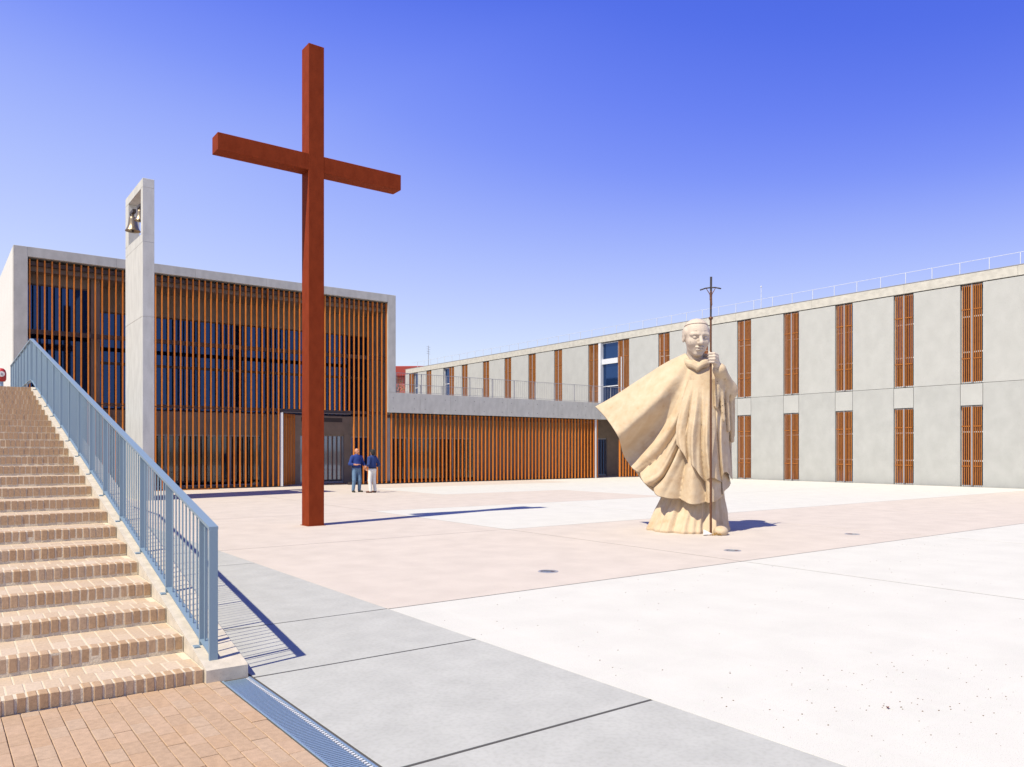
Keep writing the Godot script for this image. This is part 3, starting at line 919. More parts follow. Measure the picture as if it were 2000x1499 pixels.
func make_side_building() -> void:
	rng.seed = 33
	var b := thing("long_building", "two storey concrete panel building with slatted timber shutters and a roof rail", "building", Vector3.ZERO)
	# openings: [near z, far z] of every shutter column
	var near := []
	for k in 7:
		near.append(-15.71 - 3.03 * k)
	var far := [-44.25, -47.36, -50.5, -53.56, -56.8, -59.4, -62.85]
	var half := 0.47
	# massing behind the panels
	block(b, "core", M.shade_toned_wall, Vector3(SIDE + 0.36, -0.1, -67.3), Vector3(50.0, 9.3, -9.0))
	# parapet in bays
	var z := -9.0
	while z > -67.2:
		var nz := maxf(z - 4.85, -67.35)
		block(b, "parapet", M.coping, Vector3(SIDE - 0.03, 9.07, nz + 0.004), Vector3(SIDE + 0.4, 9.51, z - 0.004), 0.006)
		z = nz
	block(b, "flashing", M.grey_frame, Vector3(SIDE - 0.045, 9.512, -67.37), Vector3(SIDE + 0.42, 9.535, -9.0))
	# columns of openings from near to far, panels between them
	var cols := []
	for n in near:
		cols.append([n + half, n - half, true])
	cols.append([-36.95, -40.95, false])
	for n in far:
		var hw := 0.45
		if n == -59.4:
			hw = 0.9
		cols.append([n + hw, n - hw, false])
	cols.append([-64.9, -66.6, false])
	var at := -9.0
	for k in cols.size():
		var o: Array = cols[k]
		panel_pair(b, at, o[0], at > -34.5)
		at = o[1]
	panel_pair(b, at, -67.3, false)
	for n in near:
		var y1 := 9.03
		shutter(b, n - half + 0.02, n + half - 0.02, 4.64, y1)
		opening(b, n - half, n + half, 4.63, y1)
		if n > -33.0:
			block(b, "spandrel", M.panel, Vector3(SIDE + 0.002, 3.63, n - half + 0.012), Vector3(SIDE + 0.2, 4.585, n + half - 0.012), 0.004)
			shutter(b, n - half + 0.02, n + half - 0.02, 0.03, 3.6)
			opening(b, n - half, n + half, 0.0, 3.61)
	for n in far:
		if n == -59.4:
			shutter(b, n + 0.05, n + 0.88, 4.64, 9.03)
			opening(b, n - 0.9, n + 0.05, 4.63, 9.03)
		else:
			shutter(b, n - 0.43, n + 0.43, 4.64, 9.03)
			opening(b, n - 0.45, n + 0.45, 4.63, 9.03)
	# glazed door between two folded shutters
	shutter(b, -38.05, -36.97, 4.64, 9.03)
	shutter(b, -40.93, -39.9, 4.64, 9.03)
	opening(b, -39.88, -38.07, 4.63, 9.03)
	block(b, "door_jamb", M.white_metal, Vector3(SIDE - 0.06, 4.5, -39.85), Vector3(SIDE + 0.2, 9.02, -39.62))
	block(b, "door_rail", M.white_metal, Vector3(SIDE + 0.06, 7.55, -39.615), Vector3(SIDE + 0.2, 7.9, -38.08))
	block(b, "door_bar", M.white_metal, Vector3(SIDE - 0.05, 4.6, -37.66), Vector3(SIDE - 0.015, 7.9, -37.6))
	# open end bay
	shutter(b, -66.55, -65.75, 4.64, 9.03)
	opening(b, -65.7, -64.9, 4.63, 9.03)

func opening(b: Node, z0: float, z1: float, y0: float, y1: float) -> void:
	var g := block(b, "window", M.dark_glass, Vector3(SIDE + 0.2, y0, z0), Vector3(SIDE + 0.22, y1, z1))
	var st := begin()
	var h := y1 - y0
	var w := (z1 - z0) * 0.5
	for q in [0.0, 0.31, 0.67, 0.985]:
		add_box(st, Vector3(-0.05, -h * 0.5 + h * q, -w), Vector3(-0.011, -h * 0.5 + h * q + 0.06, w))
	for s in [-1.0, 1.0]:
		add_box(st, Vector3(-0.055, -h * 0.5, s * (w - 0.03) - 0.03), Vector3(-0.012, h * 0.5, s * (w - 0.03) + 0.03))
	put(g, "frame", done(st), M.white_metal)

func panel_pair(b: Node, za: float, zb: float, low: bool) -> void:
	var gap := 0.009
	# wide stretches are cast as several panels
	var n := maxi(1, int(round((za - zb) / 3.4)))
	for k in n:
		var a := lerpf(za, zb, float(k) / n) - gap
		var c := lerpf(za, zb, float(k + 1) / n) + gap
		block(b, "panel", M.panel, Vector3(SIDE, 4.61, c), Vector3(SIDE + 0.2, 9.03, a), 0.006)
		block(b, "panel", M.panel_low, Vector3(SIDE, -0.08, c), Vector3(SIDE + 0.2, 4.595, a), 0.006)

func make_roof_railing() -> void:
	var r := thing("roof_railing", "thin white safety rail along the roof of the long building", "railing", Vector3(SIDE + 0.5, 9.3, 0))
	var z := -9.0
	while z > -67.0:
		block(r, "post", M.white_metal, Vector3(-0.012, 0.0, z - 0.012), Vector3(0.012, 0.86, z + 0.012))
		z -= 1.235
	put(r, "rail", tube(Vector3(0, 0.86, -9.0), Vector3(0, 0.86, -67.0), 0.010, 0.010, 6), M.white_metal)
	var a := thing("roof_mast", "slim white mast standing on the roof behind the staff of the statue", "mast", Vector3(SIDE + 1.0, 9.3, -27.4))
	put(a, "pole", tube(Vector3.ZERO, Vector3(0, 1.75, 0), 0.022, 0.014), M.white_metal)
	put(a, "finial", tube(Vector3(0, 1.65, 0), Vector3(0, 1.72, 0), 0.04, 0.04), M.white_metal)
	put(a, "foot", chamfered(Vector3(0.2, 0.06, 0.2), 0.01), M.white_metal, Vector3(0, 0.02, 0))
	var d := thing("roof_antenna", "thin television antenna on the far end of the roof", "antenna", Vector3(SIDE + 2.0, 9.3, -66.3))
	put(d, "pole", tube(Vector3.ZERO, Vector3(0, 2.6, 0), 0.03, 0.02), M.grey_frame)
	for k in 4:
		put(d, "rod", tube(Vector3(-0.4, 0, 0), Vector3(0.4, 0, 0), 0.012, 0.012, 6), M.grey_frame, Vector3(0, 1.8 + 0.22 * k, 0), Basis(Vector3.UP, 0.6))

# ---------------------------------------------------------------- statue
# control lines of the cloth, collar to hem, in the statue's own axes
var CAPE_FRONT := [
	[Vector3(-0.07, 3.57, -0), Vector3(-0.46, 3.39, -0.02), Vector3(-0.85, 3.15, -0.04), Vector3(-1.2, 2.93, -0.06), Vector3(-1.55, 2.71, -0.08), Vector3(-1.9, 2.52, -0.1)],
	[Vector3(-0.04, 3.52, 0.1), Vector3(-0.42, 3.27, 0.19), Vector3(-0.78, 2.99, 0.23), Vector3(-1.11, 2.73, 0.23), Vector3(-1.39, 2.49, 0.19), Vector3(-1.68, 2.29, 0.1)],
	[Vector3(-0, 3.45, 0.17), Vector3(-0.27, 3.08, 0.39), Vector3(-0.54, 2.72, 0.54), Vector3(-0.81, 2.41, 0.6), Vector3(-1.1, 2.14, 0.56), Vector3(-1.38, 1.89, 0.47)],
	[Vector3(0.04, 3.37, 0.21), Vector3(-0.14, 2.92, 0.37), Vector3(-0.37, 2.49, 0.37), Vector3(-0.63, 2.14, 0.25), Vector3(-0.95, 1.82, 0.08), Vector3(-1.29, 1.47, -0.06)],
	[Vector3(0.08, 3.32, 0.23), Vector3(-0.07, 2.8, 0.43), Vector3(-0.25, 2.29, 0.45), Vector3(-0.51, 1.87, 0.35), Vector3(-0.77, 1.51, 0.27), Vector3(-1.05, 1.19, 0.19)],
	[Vector3(0.12, 3.28, 0.25), Vector3(-0, 2.71, 0.45), Vector3(-0.13, 2.13, 0.56), Vector3(-0.32, 1.61, 0.56), Vector3(-0.55, 1.13, 0.54), Vector3(-0.81, 0.96, 0.41)],
	[Vector3(0.16, 3.25, 0.26), Vector3(0.06, 2.66, 0.47), Vector3(-0.04, 2.03, 0.6), Vector3(-0.19, 1.53, 0.62), Vector3(-0.37, 1.11, 0.62), Vector3(-0.57, 0.74, 0.58)],
	[Vector3(0.22, 3.22, 0.27), Vector3(0.18, 2.61, 0.5), Vector3(0.12, 2.01, 0.62), Vector3(0.05, 1.48, 0.68), Vector3(-0.02, 1.02, 0.71), Vector3(-0.14, 0.63, 0.7)],
	[Vector3(0.28, 3.22, 0.26), Vector3(0.28, 2.61, 0.47), Vector3(0.28, 2.01, 0.6), Vector3(0.26, 1.46, 0.67), Vector3(0.24, 1, 0.72), Vector3(0.22, 0.58, 0.72)],
	[Vector3(0.36, 3.26, 0.23), Vector3(0.43, 2.66, 0.39), Vector3(0.48, 2.06, 0.5), Vector3(0.49, 1.51, 0.56), Vector3(0.52, 1.07, 0.6), Vector3(0.54, 0.65, 0.6)],
	[Vector3(0.43, 3.35, 0.14), Vector3(0.62, 2.92, 0.21), Vector3(0.72, 2.41, 0.25), Vector3(0.72, 1.81, 0.27), Vector3(0.67, 1.36, 0.31), Vector3(0.7, 0.83, 0.35)],
	[Vector3(0.46, 3.43, 0.02), Vector3(0.73, 3.12, 0), Vector3(0.88, 2.73, -0.02), Vector3(0.8, 1.97, -0.04), Vector3(0.73, 1.46, -0.02), Vector3(0.82, 0.95, 0.02)],
]
var CAPE_BACK := [
	[Vector3(-0.07, 3.57, -0), Vector3(-0.46, 3.39, -0.02), Vector3(-0.85, 3.15, -0.04), Vector3(-1.2, 2.93, -0.06), Vector3(-1.55, 2.71, -0.08), Vector3(-1.9, 2.52, -0.1)],
	[Vector3(-0.04, 3.55, -0.14), Vector3(-0.43, 3.31, -0.2), Vector3(-0.81, 3.03, -0.23), Vector3(-1.14, 2.76, -0.23), Vector3(-1.42, 2.52, -0.2), Vector3(-1.7, 2.3, -0.14)],
	[Vector3(-0, 3.49, -0.19), Vector3(-0.28, 3.15, -0.36), Vector3(-0.57, 2.79, -0.46), Vector3(-0.87, 2.47, -0.51), Vector3(-1.17, 2.17, -0.48), Vector3(-1.45, 1.9, -0.42)],
	[Vector3(0.08, 3.37, -0.23), Vector3(-0.07, 2.86, -0.39), Vector3(-0.26, 2.33, -0.4), Vector3(-0.53, 1.89, -0.33), Vector3(-0.8, 1.5, -0.26), Vector3(-1.08, 1.18, -0.2)],
	[Vector3(0.16, 3.31, -0.26), Vector3(0.06, 2.72, -0.42), Vector3(-0.04, 2.06, -0.51), Vector3(-0.21, 1.53, -0.53), Vector3(-0.4, 1.07, -0.53), Vector3(-0.61, 0.68, -0.5)],
	[Vector3(0.29, 3.27, -0.26), Vector3(0.3, 2.67, -0.42), Vector3(0.3, 2.03, -0.51), Vector3(0.28, 1.45, -0.57), Vector3(0.26, 0.95, -0.6), Vector3(0.24, 0.49, -0.6)],
	[Vector3(0.43, 3.38, -0.17), Vector3(0.64, 2.96, -0.22), Vector3(0.74, 2.44, -0.25), Vector3(0.74, 1.82, -0.26), Vector3(0.7, 1.35, -0.29), Vector3(0.73, 0.8, -0.33)],
	[Vector3(0.46, 3.43, 0.02), Vector3(0.73, 3.12, 0), Vector3(0.88, 2.73, -0.02), Vector3(0.8, 1.97, -0.04), Vector3(0.73, 1.46, -0.02), Vector3(0.82, 0.95, 0.02)],
]
var PANEL := [
	[Vector3(0.01, 2.99, 0.52), Vector3(-0.09, 2.69, 0.58), Vector3(-0.17, 2.38, 0.62), Vector3(-0.23, 2.11, 0.64), Vector3(-0.24, 1.91, 0.65), Vector3(-0.23, 1.73, 0.66)],
	[Vector3(0.07, 2.98, 0.55), Vector3(0.02, 2.65, 0.64), Vector3(-0.03, 2.3, 0.7), Vector3(-0.07, 1.98, 0.72), Vector3(-0.09, 1.73, 0.74), Vector3(-0.08, 1.49, 0.74)],
	[Vector3(0.13, 2.98, 0.56), Vector3(0.11, 2.62, 0.66), Vector3(0.09, 2.22, 0.72), Vector3(0.07, 1.89, 0.75), Vector3(0.06, 1.59, 0.77), Vector3(0.05, 1.32, 0.77)],
	[Vector3(0.2, 2.98, 0.56), Vector3(0.21, 2.6, 0.66), Vector3(0.22, 2.18, 0.73), Vector3(0.21, 1.79, 0.76), Vector3(0.2, 1.43, 0.78), Vector3(0.2, 1.12, 0.78)],
	[Vector3(0.3, 2.98, 0.54), Vector3(0.33, 2.58, 0.64), Vector3(0.35, 2.14, 0.7), Vector3(0.36, 1.73, 0.74), Vector3(0.38, 1.37, 0.76), Vector3(0.39, 1.04, 0.76)],
	[Vector3(0.4, 2.98, 0.5), Vector3(0.46, 2.56, 0.58), Vector3(0.51, 2.12, 0.64), Vector3(0.53, 1.73, 0.66), Vector3(0.54, 1.36, 0.68), Vector3(0.55, 1.02, 0.68)],
	[Vector3(0.5, 3.01, 0.39), Vector3(0.59, 2.58, 0.45), Vector3(0.65, 2.15, 0.47), Vector3(0.66, 1.75, 0.47), Vector3(0.67, 1.41, 0.5), Vector3(0.67, 1.13, 0.52)],
	[Vector3(0.6, 3.04, 0.25), Vector3(0.74, 2.62, 0.25), Vector3(0.79, 2.15, 0.23), Vector3(0.78, 1.75, 0.21), Vector3(0.8, 1.41, 0.23), Vector3(0.8, 1.09, 0.27)],
	[Vector3(0.67, 3.08, 0.06), Vector3(0.84, 2.65, 0.04), Vector3(0.85, 2.16, 0.02), Vector3(0.84, 1.75, 0), Vector3(0.84, 1.41, 0.02), Vector3(0.85, 1.04, 0.06)],
]


func fold(u: float, v: float) -> float:
	# rounded crests parted by sharp valleys
	var w := u + 0.02 * sin(v * 4.0 + u * 9.0)
	return (pow(absf(sin(w * 29.0 + 0.9)), 0.8) - 0.62) + 0.16 * (pow(absf(sin(w * 47.0 + 1.3 + v * 3.0)), 0.7) - 0.6)

# chisel work: uneven at hand and finger scale
var chisel := FastNoiseLite.new()
func rough(rows: Array, amount: float, normal: Vector3) -> void:
	chisel.seed = 4
	chisel.frequency = 4.0
	chisel.fractal_octaves = 4
	chisel.fractal_gain = 0.55
	for j in rows.size():
		for i in range(1, rows[j].size() - 1):
			rows[j][i] += normal * chisel.get_noise_3dv(rows[j][i]) * amount

# shell: rows of the outer sheet, then a rounded lip and a stretch of the inside
func shell(rows: Array, toward: Vector3, thick: float, inner: int) -> Array:
	var out := rows.duplicate()
	var last := rows.size() - 1
	for k in inner:
		var src: Array = rows[last - k]
		var row := []
		for i in src.size():
			var p: Vector3 = src[i]
			var e := minf(float(i), float(src.size() - 1 - i)) / 4.0
			row.append(p + toward * thick * clampf(e, 0.0, 1.0) * (0.8 if k == 0 else 1.0))
		out.append(row)
	return out

func make_statue() -> void:
	var s := thing("statue", "cream stone statue of a robed man with a windblown cape holding a staff", "statue", Vector3(12.29, 0, -10.53), deg_to_rad(-49.4))
	# under robe, pleated, spreading on the ground
	var robe := ArrayMesh.new()
	var levels := [[0.0, -0.02, 0.775, 0.76], [0.035, -0.02, 0.79, 0.775], [0.12, -0.015, 0.755, 0.715], [0.25, 0.0, 0.72, 0.64], [0.4, 0.03, 0.685, 0.57], [0.63, 0.065, 0.605, 0.49], [1.0, 0.1, 0.55, 0.45], [1.6, 0.14, 0.46, 0.42]]
	var rows := []
	for k in 41:
		var y := 1.6 * pow(k / 40.0, 1.4)
		var i := 0
		while i < levels.size() - 2 and levels[i + 1][0] < y:
			i += 1
		var t: float = clampf((y - levels[i][0]) / (levels[i + 1][0] - levels[i][0]), 0.0, 1.0)
		var row := []
		for j in 161:
			var a := TAU * j / 160.0
			var pleat := (0.6 * sin(a * 9.0 + 0.6 * sin(y * 3.0)) + 0.4 * sin(a * 15.0 + 1.0 + y)) * 0.075 * (1.0 - 0.35 * y)
			pleat = pleat * (0.6 if pleat > 0.0 else 1.1) + 0.02 * sin(a * 31.0 + 3.0 * y) * (1.0 - 0.5 * y)
			row.append(Vector3(lerpf(levels[i][1], levels[i + 1][1], t) + cos(a) * (lerpf(levels[i][2], levels[i + 1][2], t) + pleat), y - (0.012 if k == 0 else 0.0), sin(a) * (lerpf(levels[i][3], levels[i + 1][3], t) + pleat)))
		rows.append(row)
	skin(robe, rows, false, true)
	put(s, "robe", robe, M.stone)
	var shoe := ArrayMesh.new()
	var sf := Field.new(Vector3(0.35, -0.05, 0.4), Vector3(0.85, 0.3, 1.05), 0.02)
	sf.ell(Vector3(0.6, 0.06, 0.76), Vector3(0.14, 0.11, 0.2), 0.02)
	sf.into(shoe)
	put(s, "shoe", shoe, M.stone)
	# cape: a front and a back sheet that meet at the sides
	var cape := ArrayMesh.new()
	var front := sheet(CAPE_FRONT, 200, 130)
	for j in front.size():
		var v := float(j) / (front.size() - 1)
		for i in front[j].size():
			var u: float = float(i) / (front[j].size() - 1)
			var side := clampf(minf(u, 1.0 - u) * 9.0, 0.0, 1.0)
			var amp := 0.17 * smoothstep(0.06, 0.55, v) * side * smoothstep(0.28, 0.42, u)
			amp += 0.012 * smoothstep(0.2, 0.8, v) * side
			front[j][i] += Vector3(-0.35, 0, 1).normalized() * (fold(u, v) * amp * 1.15 + 0.012 * sin(u * 23.0 + v * 9.0) * side * v)
			front[j][i].y -= fold(u, v) * amp * 0.22 * smoothstep(0.6, 1.0, v)
	rough(front, 0.007, Vector3(0, 0, 1))
	skin(cape, shell(front, Vector3(0.25, 0.15, -1).normalized(), 0.08, 56), false)
	var back := sheet(CAPE_BACK, 80, 60)
	for j in back.size():
		var v := float(j) / (back.size() - 1)
		for i in back[j].size():
			var u: float = float(i) / (back[j].size() - 1)
			var side := clampf(minf(u, 1.0 - u) * 9.0, 0.0, 1.0)
			back[j][i] += Vector3(0, 0, -1) * fold(u, v) * 0.035 * v * side
	skin(cape, shell(back, Vector3(0, 0.1, 1).normalized(), 0.07, 24), true)
	put(s, "cape", cape, M.stone)
	# the layer that falls over the front, with a deep wavy hem
	var layer := ArrayMesh.new()
	var panel := sheet(PANEL, 150, 110)
	for j in panel.size():
		var v := float(j) / (panel.size() - 1)
		for i in panel[j].size():
			var u: float = float(i) / (panel[j].size() - 1)
			var side := clampf(minf(u, 1.0 - u) * 7.0, 0.0, 1.0)
			var w: float = u + 0.06 * sin(v * 3.0)
			var p: Vector3 = panel[j][i]
			var wave := 1.7 * (pow(absf(sin(w * 13.0 + 0.5)), 0.7) - 0.62)
			p += Vector3(-0.2, 0, 1).normalized() * (0.125 * wave + 0.025 * sin(w * 55.0 + v * 4.0)) * smoothstep(0.05, 0.6, v) * side
			p.y += 0.085 * wave * smoothstep(0.75, 1.0, v) * side
			panel[j][i] = p
	rough(panel, 0.007, Vector3(0, 0, 1))
	skin(layer, shell(panel, Vector3(0.1, 0.12, -1).normalized(), 0.13, 40), false)
	put(s, "front_drape", layer, M.stone)
	# sleeve and the folds that hang from the raised arm
	var sl := Field.new(Vector3(0.2, 1.5, -0.4), Vector3(1.1, 3.6, 1.05), 0.024)
	sl.cap(Vector3(0.46, 3.24, 0.02), Vector3(0.76, 2.78, 0.3), 0.2, 0.17, 0.1)
	sl.cap(Vector3(0.76, 2.78, 0.3), Vector3(0.575, 3.14, 0.69), 0.17, 0.115, 0.08)
	sl.cap(Vector3(0.60, 3.1, 0.64), Vector3(0.575, 3.15, 0.70), 0.125, 0.13, 0.03)
	for q in [[0.62, 3.06, 0.62, 0.66, 2.2, 0.5], [0.70, 2.95, 0.48, 0.76, 2.0, 0.34], [0.78, 2.85, 0.3, 0.84, 1.8, 0.16], [0.84, 2.85, 0.1, 0.86, 1.9, -0.02], [0.56, 3.02, 0.66, 0.52, 2.45, 0.58]]:
		sl.cap(Vector3(q[0], q[1], q[2]), Vector3(q[3], q[4], q[5]), 0.062, 0.042, 0.035)
	for q in [[0.665, 3.0, 0.66, 0.71, 2.3, 0.49], [0.75, 2.9, 0.47, 0.80, 2.2, 0.32]]:
		sl.cap(Vector3(q[0], q[1], q[2]), Vector3(q[3], q[4], q[5]), 0.016, 0.03, 0.03, true)
	var sleeve := ArrayMesh.new()
	sl.into(sleeve)
	put(s, "sleeve", sleeve, M.stone)
	# shoulders and breast under the collar
	var ch := Field.new(Vector3(-0.55, 2.5, -0.5), Vector3(0.75, 3.65, 0.7), 0.03)
	ch.cap(Vector3(-0.12, 3.27, -0.02), Vector3(0.44, 3.27, 0.0), 0.2, 0.2, 0.1)
	ch.ell(Vector3(0.18, 2.95, 0.05), Vector3(0.4, 0.46, 0.25), 0.12)
	var chest := ArrayMesh.new()
	ch.into(chest)
	put(s, "breast", chest, M.stone)
	# standing collar with a tab in front
	var collar := ArrayMesh.new()
	var ring := []
	for k in 13:
		var a := TAU * k / 12.0
		var row := []
		for j in 73:
			var b := TAU * j / 72.0
			var tilt := -0.10 * sin(b)
			var tab := 0.06 * exp(-pow(angle_difference(b, PI * 0.5) * 4.0, 2.0))
			row.append(Vector3(0.17, 3.40, 0.11) + Vector3(cos(b) * (0.235 + 0.05 * cos(a)), tilt - tab + 0.085 * sin(a), sin(b) * (0.215 + 0.05 * cos(a))))
		ring.append(row)
	skin(collar, ring, true, true)
	put(s, "collar", collar, M.stone)
	# head in its own axes: z forward, one unit a hundredth of a metre
	var turn := Transform3D(Basis(Vector3.UP, deg_to_rad(17.0)) * Basis(Vector3.RIGHT, deg_to_rad(9.0)), Vector3(0.155, 3.86, 0.12)).scaled_local(Vector3.ONE * 0.0106)
	var h := Field.new(Vector3(-31, -52, -36), Vector3(31, 40, 40), 1.0)
	h.ell(Vector3(0, 8, -3), Vector3(24, 26, 28), 2)
	h.ell(Vector3(0, -13, 4), Vector3(18.5, 22, 19), 9)
	h.ell(Vector3(0, -29, 14), Vector3(8.5, 6, 7), 5)
	h.cap(Vector3(0, -22, -6), Vector3(0, -50, -8), 15, 17, 5)
	for d in [-1.0, 1.0]:
		h.ell(Vector3(d * 12, -8, 13), Vector3(8, 8, 8.5), 6)
		h.cap(Vector3(d * 15, 6, 18), Vector3(d * 4, 6.5, 22.5), 3.6, 3.8, 2.5)
		h.ell(Vector3(d * 9.3, 1.0, 25.5), Vector3(6.8, 4.2, 6.2), 2.2, true)
		h.ell(Vector3(d * 9.3, 0.8, 19.5), Vector3(5.2, 3.5, 3.8), 1.0)
		h.cap(Vector3(d * 13.5, 0.2, 20.2), Vector3(d * 5.5, -0.2, 22.4), 0.7, 0.7, 0.5, true)
		h.ell(Vector3(d * 3.6, -9.8, 26.5), Vector3(3.0, 2.6, 3.0), 1.5)
		h.cap(Vector3(d * 5.6, -9.5, 26.5), Vector3(d * 11.5, -19, 20.5), 1.1, 1.3, 1.5, true)
		h.ell(Vector3(d * 24.0, -1, -3), Vector3(3.0, 8.5, 5.5), 1.5)
		h.ell(Vector3(d * 27.2, -0.5, -1.5), Vector3(1.8, 5.5, 3.2), 1.0, true)
		h.ell(Vector3(d * 21.5, 9, -3), Vector3(4.5, 9, 12), 3)
	h.cap(Vector3(0, 4, 22.5), Vector3(0, -8.5, 31.5), 2.7, 4.2, 2.0)
	h.cap(Vector3(-7, -17.4, 22.6), Vector3(0, -16.6, 24.5), 1.8, 2.1, 1.2)
	h.cap(Vector3(7, -17.4, 22.6), Vector3(0, -16.6, 24.5), 1.8, 2.1, 1.2)
	h.cap(Vector3(-5.5, -21.6, 22.6), Vector3(5.5, -21.6, 22.6), 2.2, 2.2, 1.2)
	h.cap(Vector3(-9.5, -18.2, 21.5), Vector3(0, -19.6, 25.6), 0.9, 0.9, 0.5, true)
	h.cap(Vector3(9.5, -18.2, 21.5), Vector3(0, -19.6, 25.6), 0.9, 0.9, 0.5, true)
	for k in 3:
		h.cap(Vector3(-11, 12 + k * 3.6, 22.0 - k * 1.2), Vector3(11, 12 + k * 3.6, 22.0 - k * 1.2), 0.4, 0.4, 1.0, true)
	var head := ArrayMesh.new()
	h.into(head, turn)
	put(s, "head", head, M.pale_stone)
	var cap := []
	var tiltb := Basis(Vector3.RIGHT, deg_to_rad(-14.0))
	for k in 22:
		var el := deg_to_rad(58.0) * minf(k, 19) / 19.0
		var rr := 1.0 + (0.055 if k < 20 else (0.05 if k == 20 else -0.02))
		var row := []
		for j in 49:
			var b := TAU * j / 48.0
			var dir := tiltb * Vector3(sin(el) * cos(b), cos(el), sin(el) * sin(b))
			row.append(turn * (Vector3(0, 8, -3) + dir * Vector3(24.2, 26.2, 28.2) * rr))
		cap.append(row)
	var capm := ArrayMesh.new()
	skin(capm, cap, true, true)
	put(s, "skullcap", capm, M.pale_stone)
	# the hand closed round the staff
	var f := Field.new(Vector3(0.28, 3.08, 0.6), Vector3(0.72, 3.58, 1.04), 0.0105)
	f.cap(Vector3(0.50, 3.30, 0.80), Vector3(0.575, 3.12, 0.70), 0.07, 0.075, 0.03)
	f.ell(Vector3(0.495, 3.345, 0.835), Vector3(0.062, 0.105, 0.06), 0.04, false, Basis(Vector3.BACK, deg_to_rad(-18.0)))
	for k in 4:
		var y := 3.435 - 0.053 * k
		var r: float = [0.026, 0.028, 0.028, 0.024][k]
		var out: float = [0.0, 0.008, 0.006, -0.004][k]
		var a := Vector3(0.525 + out - 0.004 * k, y - 0.018, 0.862)
		var b := Vector3(0.47 + out, y + 0.004, 0.925 + out)
		var c := Vector3(0.393, y + 0.006, 0.922)
		var e := Vector3(0.37, y - 0.002, 0.872)
		f.cap(a, b, r * 1.05, r, 0.012)
		f.cap(b, c, r, r * 0.92, 0.008)
		f.cap(c, e, r * 0.92, r * 0.8, 0.008)
	f.cap(Vector3(0.49, 3.37, 0.80), Vector3(0.445, 3.455, 0.82), 0.034, 0.029, 0.02)
	f.cap(Vector3(0.445, 3.455, 0.82), Vector3(0.385, 3.47, 0.868), 0.029, 0.023, 0.01)
	var hand := ArrayMesh.new()
	f.into(hand)
	put(s, "hand", hand, M.pale_stone)

func make_staff() -> void:
	var t := deg_to_rad(-49.4)
	var b := Basis(Vector3.UP, t)
	var s := thing("staff", "slender brown bronze staff topped with a bent crucifix, held by the statue", "staff", Vector3(12.29, 0, -10.53) + b * Vector3(0.41, 0, 0.87), t)
	put(s, "pole", tube(Vector3.ZERO, Vector3(0, 4.14, 0), 0.024, 0.02, 10), M.staff_bronze)
	put(s, "knob", lathe([Vector2(0, 4.08), Vector2(0.03, 4.09), Vector2(0.043, 4.115), Vector2(0.03, 4.14), Vector2(0, 4.15)], 14), M.staff_bronze)
	put(s, "upper_pole", tube(Vector3(0, 4.14, 0), Vector3(0.005, 4.9, 0), 0.018, 0.021, 8), M.dark_steel)
	var st := begin(false)
	var pts := [Vector3(-0.2, 4.655, 0.01), Vector3(-0.1, 4.685, 0.012), Vector3(0, 4.695, 0.012), Vector3(0.09, 4.69, 0.012), Vector3(0.19, 4.665, 0.01)]
	for k in 4:
		add_tube(st, pts[k], pts[k + 1], 0.013, 0.013, 8)
	put(s, "crossbar", done(st), M.dark_steel)
	var f := Field.new(Vector3(-0.12, 4.2, -0.03), Vector3(0.12, 4.72, 0.1), 0.007)
	f.ell(Vector3(0, 4.605, 0.045), Vector3(0.018, 0.024, 0.02), 0.006)
	f.cap(Vector3(0, 4.57, 0.035), Vector3(0, 4.47, 0.04), 0.026, 0.022, 0.01)
	f.cap(Vector3(0, 4.47, 0.04), Vector3(0.012, 4.37, 0.055), 0.024, 0.015, 0.01)
	f.cap(Vector3(0.012, 4.37, 0.055), Vector3(0, 4.27, 0.03), 0.015, 0.009, 0.01)
	for d in [-1.0, 1.0]:
		f.cap(Vector3(d * 0.02, 4.565, 0.035), Vector3(d * 0.05, 4.62, 0.025), 0.009, 0.008, 0.006)
		f.cap(Vector3(d * 0.05, 4.62, 0.025), Vector3(d * 0.085, 4.68, 0.015), 0.008, 0.007, 0.006)
	var m := ArrayMesh.new()
	f.into(m)
	put(s, "figure", m, M.staff_bronze)
	var w := thing("bouquet", "small paper wrapped bunch of flowers laid at the foot of the staff", "flowers", Vector3(12.29, 0, -10.53) + b * Vector3(0.39, 0, 0.97), t)
	var paper := begin()
	for k in 10:
		var a0 := TAU * k / 10.0
		var a1 := TAU * (k + 1) / 10.0
		var r0 := 0.05 + 0.012 * (k % 2)
		var r1 := 0.05 + 0.012 * ((k + 1) % 2)
		face(paper, [Vector3(0.06, 0.03, 0), Vector3(-0.12, 0.055 + sin(a0) * r0, cos(a0) * r0), Vector3(-0.12, 0.055 + sin(a1) * r1, cos(a1) * r1)], Vector3(-0.1, 0.05, 0))
	put(w, "paper_wrap", done(paper), M.white_cap)
	rng.seed = 3
	var petals := begin()
	for k in 26:
		var p := Vector3(rng.randf_range(0.03, 0.2), rng.randf_range(0.012, 0.05), rng.randf_range(-0.05, 0.05))
		add_tube(petals, p, p + Vector3(0.02, rng.randf_range(-0.006, 0.012), rng.randf_range(-0.015, 0.015)), 0.012, 0.002, 5)
	kind(put(w, "dry_stems", done(petals), plain(lin(0.32, 0.18, 0.05), 0.9)), "stuff")

